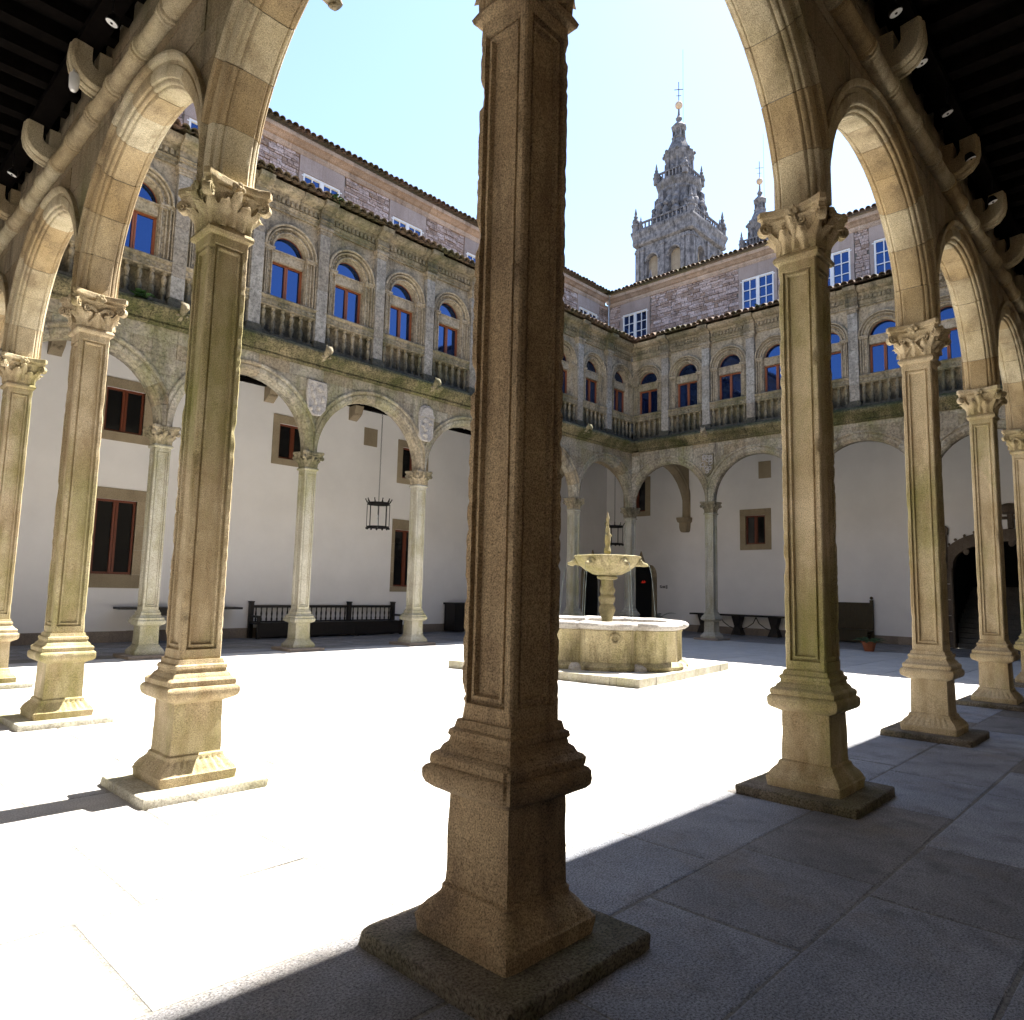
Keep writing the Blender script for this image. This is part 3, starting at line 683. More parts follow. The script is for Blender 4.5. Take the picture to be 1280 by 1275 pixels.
def eave(t, u0, u1, w0, z0, slope, up, r, pitch=.225, skip=None):
    """one row of loose cover tiles at the eave, the rest of the roof behind"""
    u = u0+pitch/2
    while u < u1:
        M = T(u+r.uniform(-.012, .012), w0+r.uniform(-.03, .03), z0+r.uniform(-.008, .012)) @ Matrix.Rotation(slope+r.uniform(-.03, .03), 4, 'X') @ Matrix.Rotation(r.uniform(-.06, .06), 4, 'Z') @ Matrix.Scale(r.uniform(.93, 1.08), 4)
        inst('roof_tile', TILE, t, M); u += pitch
    m = MB(); n = int((u1-u0)/pitch)*4; lo, hi = [], []
    for k in range(n+1):
        uu = u0+(u1-u0)*k/n; b = .045*math.sin(2*math.pi*(k/4-.25))
        lo.append((uu, w0+.08, z0-.01+b*.6+.08*math.tan(slope))); hi.append((uu, w0+up, z0+.03+b+up*math.tan(slope)))
    b = len(m.v); m.v += lo+hi
    for k in range(n): m.f.append((b+k, b+k+1, b+n+2+k, b+n+1+k))
    m.build('roof_covering', 'tile', t, smooth=60)
    pan = MB(); u = u0+pitch
    for k in range(int((u1-u0)/pitch)-1):
        rr = .1; pts = [(u+k*pitch+rr*math.cos(math.pi+math.pi*j/6), rr*.55*math.sin(math.pi+math.pi*j/6)) for j in range(7)]
        pts2 = [(p[0], p[1]+.014) for p in reversed(pts)]
        pan.loft([[(p[0], w0+.03, z0+.035+p[1]) for p in pts+pts2], [(p[0], w0+.45, z0+.035+p[1]+.42*math.tan(slope)) for p in pts+pts2]])
    o = pan.build('pan_tiles', 'tile', t, smooth=50); o['kind'] = 'stuff'
def upper_facade(name, label, loc, rz, ln, bays, uend, seed, end_lo=-.3, end_hi=0):
    """bays: list of (left pilaster u, right pilaster u)"""
    t = thing(name, label, 'facade', loc, rz); r = random.Random(seed); wall = MB()
    u_lo, u_hi = min(b[0] for b in bays), max(b[1] for b in bays)
    railcache = {}
    for a, b in bays:
        c = (a+b)/2; p0, p1 = a-.002, b+.002
        c0, c1 = max(a, end_lo if a <= end_lo else a), b
        wall.quadbox(p0, c-OW, -.10, .15, 8.735, ZC).quadbox(c+OW, p1, -.10, .15, 8.735, ZC)
        n = 16; arc = [(c-OW*math.cos(math.pi*k/n), ZC+OW*math.sin(math.pi*k/n)) for k in range(n+1)]
        for k in range(n):
            wall.prism([arc[k], arc[k+1], (arc[k+1][0], 11.02), (arc[k][0], 11.02)], lambda p, w: (p[0], w, p[1]), -.10, .15)
        wall.quadbox(p0, c-OW, -.10, .15, ZC, 11.02).quadbox(c+OW, p1, -.10, .15, ZC, 11.02)
        s = inst('window', SURM, t, T(c, 0, 0)); inst('frame', FRM, s)
        for sg in (-1, 1):
            inst('pane', PANE, s, T(sg*.22, .088, (WB+WT)/2) @ Matrix.Rotation(r.uniform(-.010, .010), 4, 'X') @ Matrix.Rotation(r.uniform(-.012, .012), 4, 'Z'))
        inst('lunette_pane', LUN, s, T(0, .085, ZC+.012) @ Matrix.Rotation(r.uniform(-.01, .01), 4, 'X'))
        hw = (b-a)/2-.10; k = round(hw, 2)
        if k not in railcache: railcache[k] = rail_mb(k).mesh('balustrade', 'balus')
        bl = inst('balustrade', railcache[k], t, T(c, 0, 0))
        for i in range(6): inst('baluster', BAL, bl, T(-hw+.17+(2*hw-.34)*i/5, -.155, 7.765) @ Matrix.Rotation(r.uniform(0, 6), 4, 'Z'))
    wall.build('wall', 'facade', t, smooth=0)
    back = MB().quadbox(u_lo, u_hi, .15, .2, 7.6, 11.6); back.build('inner_lining', 'black', t, smooth=0)
    for u in sorted(set([round(b[0], 4) for b in bays]+[round(b[1], 4) for b in bays])):
        if end_lo <= u <= end_hi: pilaster(t, u, r)
        m = extrude_prof([(a-.12 if a < -.1 else a, b+(.0015 if 11.01 < b < 11.63 else 0)) for a, b in ENT], -.19, .19, 2)
        if end_lo <= u <= end_hi: m.rough(.006, 8, u).build('entablature_break', 'dirty', t, T(u, 0, 0), smooth=30)
    cornice_run(t, u_lo if end_lo < 0 else end_lo, end_hi+.0 if end_hi < u_hi else u_hi, ENT, 'dirty', 'entablature_stone', r, .8, 1.3, .008)
    d = MB(); u = max(u_lo, end_lo)
    while u < min(u_hi, end_hi): d.quadbox(u, u+.07, -.225, -.15, 11.205, 11.325); u += .13
    d.build('dentils', 'dirty', t, smooth=0)['kind'] = 'stuff'
    return t
bFL = W/12; PB = SXs/2
baysFL = [(W-PB*(k+1), W-PB*k) for k in range(12)]
uFL = upper_facade('upper_gallery_facade', 'sky-reflecting arched windows above the arcade with two coats of arms', (0, L, 0), 0, W, baysFL, W, 5, -.3, W-.2)
PBR = L/8
baysFR = [(PBR*k, PBR*(k+1)) for k in range(8)]
uFR = upper_facade('upper_gallery_facade', 'upper gallery with arched windows in carved stone above the shaded far arcade', (W, L, 0), -math.pi/2, L, baysFR, L, 6, .2, L+.1)
eave(uFL, -.6, W-.1, -.62, 11.68, math.radians(17), 5.0, RND)
eave(uFR, .2, L+.6, -.62, 11.68, math.radians(17), 5.0, RND)

# plain upper storeys above the two near arcades (they close the court and shade it)
def near_upper(label, loc, rz, ln):
    t = thing('upper_gallery_facade', label, 'facade', loc, rz)
    MB().quadbox(-.1, ln+.1, -.12, .2, 8.001, 11.6).build('wall', 'facade', t, smooth=0)
    MB().quadbox(-.1, ln+.1, -.119, -.1, 7.681, 8.0).build('lower_course', 'facade', t, smooth=0)
    extrude_prof(ENT, -.1, ln+.1).build('cornice', 'dirty', t, smooth=0)
    MB().loft([[(u, -.55, 11.66), (u, -.55, 11.72), (u, D, 13.25), (u, D, 13.15)] for u in (-D, ln+.5)]).build('roof_covering', 'tile', t, smooth=0)
    MB().quadbox(-D-.3 if rz < 2 else -D, ln+D if rz < 2 else ln+D-.01, D, D+.6, 8.2, 16.0).build('attic_wall', 'rubble', t, smooth=0)
    MB().loft([[(u, D-.4, 16.0), (u, D-.45, 16.35), (u, D+6, 18.0), (u, D+6, 16.0)] for u in (-D, ln+D)]).build('attic_roof', 'tile', t, smooth=0)
near_upper('plain stone upper storey above the sunlit near arcade', (0, 0, 0), math.pi/2, L)
near_upper('plain stone upper storey above the shaded near arcade', (W, 0, 0), math.pi, W)

# ------------------------------------------------------------------ attic storeys behind (far wings)
def wall_open(u0, u1, z0, z1, ops, w0, w1, reveal=True):
    """wall slab with rectangular openings (u0,u1,z0,z1)"""
    m = MB(); us = sorted(set([u0, u1]+[x for o in ops for x in o[:2]])); 
    for a, b in zip(us, us[1:]):
        zs = [z0]; cut = sorted([(o[2], o[3]) for o in ops if o[0] <= a+1e-6 and o[1] >= b-1e-6])
        z = z0
        for c, d in cut:
            if c > z: m.quadbox(a, b, w0, w1, z, c)
            z = d
        if z < z1: m.quadbox(a, b, w0, w1, z, z1)
    return m
def attic_window(t, u, w, wd=1.42, z0=13.3, z1=15.28, rows=4):
    m = MB(); p = inst('window', None, t, T(u, w, 0)); p.empty_display_size = .1
    hw = wd/2
    m.quadbox(-hw, -hw+.07, -.03, .06, z0, z1).quadbox(hw-.07, hw, -.03, .06, z0, z1).quadbox(-hw+.07, hw-.07, -.029, .06, z1-.08, z1).quadbox(-hw+.07, hw-.07, -.029, .06, z0, z0+.08).quadbox(-.075, .075, -.04, .06, z0+.08, z1-.08)
    h = (z1-z0-.16)/rows
    for s in (-1, 1):
        c = s*(hw-.07+.075)/2; m.quadbox(c-.018, c+.018, -.02, .04, z0+.08, z1-.08)
        for k in range(1, rows):
            a, b = sorted((s*.075, s*(hw-.07))); m.quadbox(a, b, -.018, .04, z0+.08+h*k-.018, z0+.08+h*k+.018)
    for s in (-1, 1):
        m.quadbox(s*(hw+.03)-.03, s*(hw+.03)+.03, -.06, .0, z1-.14, z1-.10)
    m.build('frame', 'white', p, smooth=0)
    pw = (hw-.07-.075)/2-.018
    for s in (-1, 1):
        for q in (-1, 1):
            c = s*(hw-.07+.075)/2+q*(pw/2+.018)
            for k in range(rows):
                MB().quadbox(-pw/2, pw/2, -.003, .003, -h/2+.018, h/2-.018).build('pane', 'glass', p, T(c, .02, z0+.08+h*(k+.5)) @ Matrix.Rotation(RND.uniform(-.008, .008), 4, 'X'), smooth=0)
def attic(label, loc, rz, u0, u1, wins, seed, cor0, cor1):
    t = thing('attic_storey', label, 'building', loc, rz); r = random.Random(seed)
    ops = [(u-.71, u+.71, 13.3, 15.28) for u in wins]
    wall_open(u0, u1, 8.2, 16.0, ops, D+.03, D+.5).build('wall', 'mortar', t, smooth=0)
    fr = [(u-.87, u+.87) for u in wins]
    rub = MB(); z = 12.7
    while z < 15.86:
        h = r.uniform(.07, .17); u = u0
        while u < u1:
            w = r.uniform(.16, .62); a, b = u+.008, min(u+w, u1)-.008; u += w
            for f0, f1 in fr:
                if a < f1 and b > f0:
                    if a < f0-.08: b = f0-.01
                    elif b > f1+.08: a = f1+.01
                    else: a = b
            if b-a < .06: continue
            e = r.uniform(-.03, .015); k = r.uniform(.006, .02)
            rub.loft([[(a, D+.06, z+.007), (b, D+.06, z+.007), (b, D+.06, z+h-.007), (a, D+.06, z+h-.007)], [(a+k*.3, D+e, z+.007+k*.3), (b-k*.3, D+e, z+.007), (b-k*.6, D+e, z+h-.007-k*.4), (a+k*.3, D+e, z+h-.007)]], cap0=False)
        z += h
    o = rub.build('rubble_stones', 'rubble', t, smooth=0); o['kind'] = 'stuff'
    for u in wins:
        for s in (-1, 1):
            z = 12.9
            while z < 15.28:
                h = min(r.uniform(.5, .9), 15.28-z); a, b = sorted((u+s*.712, u+s*(.845+r.uniform(0, .02))))
                MB().quadbox(a, b, D-.035+r.uniform(-.004, .004), D+.05, z+.003, z+h-.003).build('surround_block', 'ashlar', t, smooth=0); z += h
        MB().quadbox(u-.86, u-.003, D-.036, D+.05, 15.285, 15.845).build('lintel_block', 'ashlar', t, smooth=0)
        MB().quadbox(u+.003, u+.86, D-.034, D+.05, 15.285, 15.845).build('lintel_block', 'ashlar', t, smooth=0)
        attic_window(t, u, D+.02)
    prof = [(D+.1, 15.85), (D-.04, 15.85), (D-.06, 15.90), (D-.08, 15.95), (D-.08, 16.03), (D-.14, 16.06), (D-.22, 16.14), (D-.30, 16.19), (D-.32, 16.27), (D-.30, 16.33), (D+.1, 16.35)]
    u = cor0
    while u < cor1-.05:
        w = min(r.uniform(.9, 1.6), cor1-u); extrude_prof(prof, .003, w-.003).build('cornice_stone', 'pinkcor', t, T(u, 0, 0), smooth=0); u += w
    eave(t, cor0, cor1, D-.50, 16.40, math.radians(18), 5, r)
    return t
atFL = attic('purplish rubble-stone attic storey with white windows, above the sky-reflecting windows', (0, L, 0), 0, -D, W+D, [1.95, 5.67, 9.42, 13.09, 16.83, 20.5, 24.19], 21, -D, W+D-.36)
atFR = attic('rubble-stone attic storey with tall white windows, in front of the towers', (W, L, 0), -math.pi/2, -D, L+D, [L-16.77, L-10.52, L-7.44, L-5.16, L-1.4], 22, -D+.02, L+D)
pp = thing('downpipe', 'zinc downpipe with hopper in the inner corner of the attic storey', 'pipe', (W+D-.12, L+D-.12, 0))
MB().tube([(0, 0, 12.9), (0, 0, 14.5), (0, 0, 16.1)], .05, 10).build('pipe', 'pipe', pp)
MB().loft([[(-.08, -.08, 16.0), (.08, -.08, 16.0), (.08, .08, 16.0), (-.08, .08, 16.0)], [(-.2, -.2, 16.22), (.1, -.2, 16.22), (.1, .1, 16.22), (-.2, .1, 16.22)], [(-.22, -.22, 16.36), (.1, -.22, 16.36), (.1, .1, 16.36), (-.22, .1, 16.36)]]).build('hopper', 'pipe', pp, smooth=0)
pn = thing('roof_pinnacle', 'small stone pinnacle standing on the tiled roof beside the big tower', 'pinnacle', (W+D+4.2, 18.6, 17.4))
MB().lathe([(.22, 0), (.22, .7), (.3, .75), (.3, .85), (.18, .9), (.24, 1.1), (.2, 1.35), (.1, 1.45), (.14, 1.55), (.09, 1.7), (.02, 2.1)], seg=8).build('shaft', 'tower', pn)

# ------------------------------------------------------------------ ceilings
def ceiling(label, x0, x1, y0, y1, along_x, wallside):
    """beams along x (True) or along y"""
    t = thing('timber_ceiling', label, 'ceiling', (0, 0, 0)); z = 7.86
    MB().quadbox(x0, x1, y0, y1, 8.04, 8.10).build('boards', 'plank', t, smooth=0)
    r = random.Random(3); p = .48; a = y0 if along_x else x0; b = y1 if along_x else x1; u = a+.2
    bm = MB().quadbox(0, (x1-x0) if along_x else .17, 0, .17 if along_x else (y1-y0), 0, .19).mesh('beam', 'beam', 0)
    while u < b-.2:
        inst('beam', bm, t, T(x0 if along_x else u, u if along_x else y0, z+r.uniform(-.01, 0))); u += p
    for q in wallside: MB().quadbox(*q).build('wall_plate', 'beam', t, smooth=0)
ceiling('dark beamed ceiling over the sunlit near gallery', -D, -.19, -D, L+D, True, [(-.56, -.33, -.2, L, 7.75, 7.862)])
ceiling('dark beamed ceiling over the shaded near gallery', -.19, W+D, -D, -.19, False, [(0, W, -.56, -.33, 7.75, 7.862)])
ceiling('dark beamed ceiling over the gallery with the spindle bench', -.19, W+D, L+.19, L+D, False, [(0, W, L+D-.2, L+D-.001, 7.75, 7.862)])
ceiling('dark beamed ceiling over the gallery with the stair portal', W+.19, W+D, -.19, L+.19, True, [(W+D-.2, W+D-.001, .2, L-.2, 7.75, 7.862)])

# ------------------------------------------------------------------ plaster back walls with windows and doors
def back_wall(label, loc, rz, u0, u1, ops, seed, wins, skip=()):
    t = thing('plaster_wall', label, 'wall', loc, rz); r = random.Random(seed)
    wall_open(u0, u1, -.02, 8.04, ops, D, D+.45).build('plaster', 'plaster', t, smooth=0)
    u = u0
    while u < u1:
        w = min(r.uniform(.9, 1.5), u1-u)
        if not any(u < b and u+w > a for a, b in skip): MB().quadbox(u+.003, u+w-.003, D-.045+r.uniform(-.004, .004), D+.02, 0, .29+r.uniform(-.006, .006)).build('skirting_stone', 'skirt', t, smooth=0)
        u += w
    for (a, b, z0, z1, sw, st, sb) in wins: gallery_window(t, a, b, z0, z1, sw, st, sb)
    return t
def gallery_window(t, a, b, z0, z1, sw, st, sb):
    """opening a..b, z0..z1; surround widths side/top/bottom"""
    c = (a+b)/2; p = inst('window', None, t, T(c, D, 0)); hw = (b-a)/2; p.empty_display_size = .1
    for s in (-1, 1):
        x0, x1 = sorted((s*hw, s*(hw+sw))); n = max(1, int((z1-z0)/.5)); h = (z1-z0)/n
        for k in range(n): MB().quadbox(x0, x1, -.028, .3, z0+h*k+.002, z0+h*(k+1)-.002).build('jamb_stone', 'surround', p, smooth=0)
    MB().quadbox(-hw-sw, hw+sw, -.03, .3, z1+.001, z1+st).build('lintel', 'surround', p, smooth=0)
    MB().quadbox(-hw-sw, hw+sw, -.036, .3, z0-sb, z0-.001).build('sill', 'surround', p, smooth=0)
    f = .06; m = MB().quadbox(-hw, -hw+f, .06, .14, z0, z1).quadbox(hw-f, hw, .06, .14, z0, z1).quadbox(-hw+f, hw-f, .061, .14, z1-f, z1).quadbox(-hw+f, hw-f, .061, .14, z0, z0+f)
    m.quadbox(-.065, -.005, .05, .13, z0+f, z1-f).quadbox(.005, .065, .05, .13, z0+f, z1-f)
    m.build('frame', 'darkred', p, smooth=0)
    for s in (-1, 1):
        x0, x1 = sorted((s*.06, s*(hw-f+.01))); MB().quadbox(x0, x1, .1, .106, z0+f-.01, z1-f+.01).build('pane', 'glassdark', p, smooth=0)
    MB().quadbox(-hw, hw, .3, .44, z0, z1).build('dark_room', 'black', p, smooth=0)
GW = [(3.42, 4.39, 5.58, 6.78, .28, .26, .24), (3.40, 4.40, 1.78, 3.76, .30, .30, .36), (8.42, 9.40, 5.58, 6.70, .22, .27, .2), (13.3, 14.28, 5.57, 6.72, .22, .25, .2), (13.09, 14.1, 1.64, 3.68, .12, .37, .18)]
def arch_door(t, c, hw, zs, za, red=False):
    """ogee-headed dark doorway"""
    p = inst('door', None, t, T(c, D, 0)); p.empty_display_size = .1
    def out(h, zspr, zap, e):
        pts = [(-h-e, 0.0)]
        for k in range(7): a = math.pi*.5*k/6; pts.append((-(h+e)+(.55*h)*(1-math.cos(a)), zspr+.62*(zap-zspr)*math.sin(a)))
        return pts
    L1 = out(hw, zs, za, 0); L2 = out(hw, zs, za, .24)
    tip_i, tip_o = (0, za), (0, za+.30)
    full = lambda s, tip: s+[(-.22*1, s[-1][1]+.06), tip]
    A, B = full(L1, tip_i), full(L2, tip_o)
    for sg in (-1, 1):
        for k in range(len(A)-1):
            q = [A[k], A[k+1], B[k+1], B[k]]; q = [(sg*x, z) for x, z in q]
            MB().prism(q if sg < 0 else q[::-1], lambda v, w: (v[0], w, v[1]), .3, -.06).build('surround_stone', 'surround', p, smooth=0)
    poly = A+[(-x, z) for x, z in reversed(A[:-1])]
    MB().prism(poly, lambda v, w: (v[0], w, v[1]), .12, .10).build('dark_opening_panel', 'black', p, smooth=0)  # black panel stands in for the darkness of the open doorway
    fill = MB()
    for sg in (-1, 1):
        for k in range(1, len(B)-1):
            q = [B[k], B[k+1], (B[k+1][0], 3.42), (B[k][0], 3.42)]
            if B[k][1] > 3.4 or B[k+1][0]-B[k][0] < .002: continue
            if B[k+1][1] > 3.42: q = [B[k], (B[k][0]+(B[k+1][0]-B[k][0])*(3.42-B[k][1])/(B[k+1][1]-B[k][1]), 3.42), (B[k][0], 3.42)]
            q = [(sg*x, z) for x, z in q]
            fill.prism(q if sg < 0 else q[::-1], lambda v, w: (v[0], w, v[1]), .29, .001)
    fill.build('wall_fill', 'plaster', p, smooth=0)
    if red:
        m = MB()
        for x, z, w, h in ((-.16, 0, .05, .12), (-.08, .03, .05, .17), (-.02, 0, .05, .1), (.08, .02, .045, .2), (.14, .1, .08, .045), (.14, .02, .06, .04)): m.quadbox(x, x+w, -.01, .01, z, z+h)
        m.build('red_letters', 'redlit', p, T(.05, .08, 2.08, 0, .55), smooth=0)
wFL = back_wall('white plaster wall with red-framed windows behind the spindle bench', (0, L, 0), 0, -D, W+D, [(a, b, c, d) for a, b, c, d, *_ in GW]+[(24.0, 25.45, -.02, 3.4)], 31, GW, [(23.7, 25.8)])
arch_door(wFL, 24.72, .60, 2.35, 3.3)
MB().quadbox(24.0, 25.45, D+.3, D+.44, -.02, 3.4).build('dark_passage', 'black', wFL, smooth=0)
for s in ((24.0, 24.13, 3.4), (25.31, 25.45, 3.4)): MB().quadbox(s[0], s[1], D+.002, D+.3, -.02, 3.4).build('door_side', 'plaster', wFL, smooth=0)
MB().quadbox(11.6, 12.15, D-.02, D+.02, 6.52, 7.15).build('vent_panel', 'surround', wFL, smooth=0)
def wall_corbel(t, u, z=7.28): 
    m = MB().loft([[(-.16, D, z), (.16, D, z), (.16, D, z+.46), (-.16, D, z+.46)], [(-.15, D-.12, z+.04), (.15, D-.12, z+.04), (.16, D-.2, z+.46), (-.16, D-.2, z+.46)], [(-.15, D-.34, z+.2), (.15, D-.34, z+.2), (.16, D-.42, z+.46), (-.16, D-.42, z+.46)]])
    for s in (-1, 1): m.ball((s*.07, D-.3, z+.16), .07, 7, 5)
    m.rough(.01, 9, u).build('ceiling_corbel', 'surround', t, T(u, 0, 0))
for u in (2.15, 5.2, 8.0, 11.1, 14.3, 17.4, 20.4): wall_corbel(wFL, u)
GWR = [(L-11.21, L-10.36, 3.73, 4.93, .25, .27, .23), (L-17.1, L-16.15, 5.42, 6.9, .27, .16, .22)]
wFR = back_wall('white plaster wall with one small red-framed window and the stair portal', (W, L, 0), -math.pi/2, -D, L+D, [(a, b, c, d) for a, b, c, d, *_ in GWR]+[(L-3.75, L-.2, -.02, 4.0), (L-17.1, L-15.6, -.02, 3.4)], 32, GWR, [(L-4.2, L+.3), (L-17.3, L-15.3)])
arch_door(wFR, L-16.36, .60, 2.35, 3.25, True)
MB().quadbox(L-17.1, L-15.6, D+.3, D+.44, -.02, 3.4).build('dark_passage', 'black', wFR, smooth=0)
for s in ((L-17.1, L-16.97), (L-15.75, L-15.6)): MB().quadbox(s[0], s[1], D+.002, D+.3, -.02, 3.4).build('door_side', 'plaster', wFR, smooth=0)
MB().quadbox(L-10.61, L-10.08, D-.02, D+.02, 6.46, 7.17).build('vent_panel', 'surround', wFR, smooth=0)
for u in (L-11.9, L-8.6, L-5.2, L-1.9): wall_corbel(wFR, u)
ms = MB()
for i, (x, h) in enumerate(((0, .10), (.05, .13), (.08, .05), (.13, .1), (.17, .1), (.21, .1), (.25, .1), (.31, .14), (.36, .14))): ms.quadbox(x, x+.022, -.012, 0, 0, h)
ms.quadbox(0, .07, -.012, 0, .1, .12).quadbox(.31, .382, -.012, 0, -.02, 0)
ms.build('wall_lettering', 'darkwood', wFR, T(L-15.36, D, 1.86), smooth=0)
# stair portal
def portal():
    t = thing('stair_portal', 'carved gothic stair portal with dark steps climbing behind it', 'portal', (W, L, 0), -math.pi/2)
    c, hw, zs = L-1.98, 1.72, 2.7
    def arch(h, rise, n=18): return [(c-h*math.cos(math.pi*k/n)*(1 if 1 else 1), zs+rise*(abs(math.sin(math.pi*k/n))**.72)) for k in range(n+1)]
    I, O = arch(hw, .9), arch(hw+.36, 1.3)
    for k in range(len(I)-1):
        MB().prism([I[k], I[k+1], O[k+1], O[k]], lambda v, w: (v[0], w, v[1]), D+.3, D-.08).build('arch_stone', 'portal', t, smooth=0)
    for s in (-1, 1):
        a, b = sorted((c+s*hw, c+s*(hw+.36)))
        for k in range(5): MB().quadbox(a, b, D-.08, D+.3, .02+zs/5*k+.002, .02+zs/5*(k+1)-.022).build('jamb_stone', 'portal', t, smooth=0)
        MB().tube([(c+s*(hw+.05), D-.1, 0), (c+s*(hw+.05), D-.1, zs)], .045, 8).build('colonnette', 'portal', t)
        MB().tube([(c+s*(hw+.25), D-.1, 0), (c+s*(hw+.25), D-.1, zs)], .06, 8).build('colonnette', 'portal', t)
        m = MB().ball((c+s*(hw+.2), D-.1, zs+1.3), .14, 8, 6, (1, .8, 1.3)); m.tube([(c+s*(hw+.2), D-.09, zs), (c+s*(hw+.2), D-.09, zs+1.25)], .07, 6); m.rough(.04, 9, s).build('finial', 'portal', t)
    m = MB()
    for k in range(2, 17):
        p = O[k]; m.ball((p[0], D-.1, p[1]+.04), .05, 6, 4)
    for k in (4, 9, 14):
        p = I[k]; m.ball((p[0], D-.02, p[1]-.08), .1, 7, 5, (1, .5, 1.2))
    m.rough(.03, 9, 2).build('carved_band', 'portal', t)
    m = MB(); p = O[9]
    m.tube([(c, D-.1, p[1]), (c, D-.1, p[1]+.55)], .09, 8); m.ball((c, D-.12, p[1]+.65), .26, 9, 6, (1.5, .6, .7)).quadbox(c-.75, c+.75, D-.14, D-.02, p[1]+.32, p[1]+.4); m.rough(.05, 8, 4).build('crowning_finial', 'portal', t)
    # plaster between the carved arch and the cut in the wall
    m = MB()
    for k in range(len(O)-1):
        p, q = O[k], O[k+1]; x0, x1 = max(p[0], c-1.79), min(q[0], c+1.79)
        if x1-x0 < .002: continue
        zf = lambda x: p[1]+(q[1]-p[1])*(x-p[0])/(q[0]-p[0])
        if min(zf(x0), zf(x1)) < 4.0: m.prism([(x0, min(zf(x0), 4.0)-.02), (x1, min(zf(x1), 4.0)-.02), (x1, 4.01), (x0, 4.01)], lambda v, w: (v[0], w, v[1]), D+.002, D+.2)
    m.build('plaster_infill', 'plaster', t, smooth=0)
    m = MB().quadbox(c-hw-.07, c-hw, D+.04, D+.29, 0, zs).quadbox(c+hw, c+hw+.07, D+.04, D+.29, 0, zs); m.build('reveal', 'portal', t, smooth=0)
    for k in range(13): MB().quadbox(c-hw-.2, c+hw+.2, D+.1+.30*k, D+4.6, .165*k+.002, .165*(k+1)).build('stair_step', 'stair', t, smooth=0)
    m = MB().quadbox(c-hw-.4, c-hw-.2, D+.46, D+4.8, 0, 5).quadbox(c+hw+.2, c+hw+.4, D+.46, D+4.8, 0, 5).quadbox(c-hw-.4, c+hw+.4, D+4.6, D+4.8, 0, 5).quadbox(c-hw-.4, c+hw+.4, D+.46, D+4.8, 5, 5.1)
    m.build('stair_hall', 'black', t, smooth=0)
portal()
def near_wall(label, loc, rz, u0, u1, name, mat):
    t = thing(name, label, 'wall', loc, rz); MB().quadbox(u0, u1, D, D+.4, -.02, 8.04).build('masonry', mat, t, smooth=0)
near_wall('white plaster wall at the back of the sunlit near gallery', (0, 0, 0), math.pi/2, -D, L+D, 'plaster_wall', 'plaster')
near_wall('unseen back wall of the shaded near gallery, toned brown to cut bounce light', (W, 0, 0), math.pi, -D, W+D, 'bounce_dimming_wall', 'nearwall')  # out of view; brown tone keeps bounce light off the corner pillar

# ------------------------------------------------------------------ fountain
FX, FY = 9.80, 6.60
fo = thing('fountain', 'stone fountain with scalloped basin, tiered bowl and finial statue', 'fountain', (FX, FY, 0))
PL = Matrix.Translation((0, .36, 0)) @ Matrix.Rotation(math.radians(7.5), 4, 'Z')
r = random.Random(8)
h = 2.15; e = .45
MB().quadbox(-h+e, h-e, -h+e, h-e, -.04, .148).build('platform_core', 'floor', fo, PL, smooth=0)
for sd in range(4):
    x = -h
    while x < h-e-.05:
        w = min(r.uniform(.55, .95), h-e-x)
        MB().quadbox(x+.003, x+w-.003, -h+r.uniform(-.008, .008), -h+e-.003, -.04, .15+r.uniform(-.004, .004)).rough(.006, 5, x).build('platform_kerb', 'farpillar', fo, PL @ Matrix.Rotation(sd*math.pi/2, 4, 'Z'), smooth=0); x += w
def outline(th): 
    u = (th/(2*math.pi)*8) % 1; k = int(th/(2*math.pi)*8) % 2
    return .93*(1.47+.24*min(1, abs(math.sin(math.pi*u))*1.6)**.8) if k else .93*(1.47+.17*min(1, abs(math.sin(math.pi*u))*2.4))
def lobed(prof, n=192):
    m = MB(); return m.loft([[(outline(2*math.pi*i/n)*s*math.cos(2*math.pi*i/n+.25), outline(2*math.pi*i/n)*s*math.sin(2*math.pi*i/n+.25), z) for i in range(n)] for s, z in prof], cap0=False)
lobed([(1.07, .15), (1.08, .22), (1.04, .27), (1.0, .30), (.995, .85), (1.01, .88), (1.0, .90), (1.0, .95), (.91, .95), (.90, .6), (.3, .6)]).rough(.009, 5, 1).build('basin', 'fount', fo, smooth=45)
lobed([(1.0, .90), (1.05, .92), (1.08, .955), (1.085, .99), (1.07, 1.025), (1.04, 1.05), (.98, 1.06), (.92, 1.05), (.885, 1.02), (.88, .96), (.90, .92)]).rough(.012, 4, 3).build('rim', 'pale', fo, smooth=45)  # paler than the basin: the sunlit edge is put into the colour
MB().lathe([(1.28, .78), (.2, .78)], seg=40).build('basin_water', 'water', fo)
for k in range(8):
    a = 2*math.pi*(k)/8+.25; MB().ball((1.53*math.cos(a), 1.53*math.sin(a), .16), .13, 9, 6, (1.2, 1.2, .9)).rough(.03, 9, k).build('foot_boulder', 'pale', fo)
a = math.radians(222); 
ringm = MB()
for ta in range(16):
    q = 2*math.pi*ta/16; 
tor = MB().loft([[((.085+.028*math.cos(b))*math.cos(a2), .028*math.sin(b), (.085+.028*math.cos(b))*math.sin(a2)) for b in [2*math.pi*j/8 for j in range(8)]] for a2 in [2*math.pi*i/16 for i in range(17)]], cap0=False, cap1=False)
tor.build('wall_ring', 'fount', fo, T(1.545*math.cos(a), 1.545*math.sin(a), .74, a-math.pi/2))
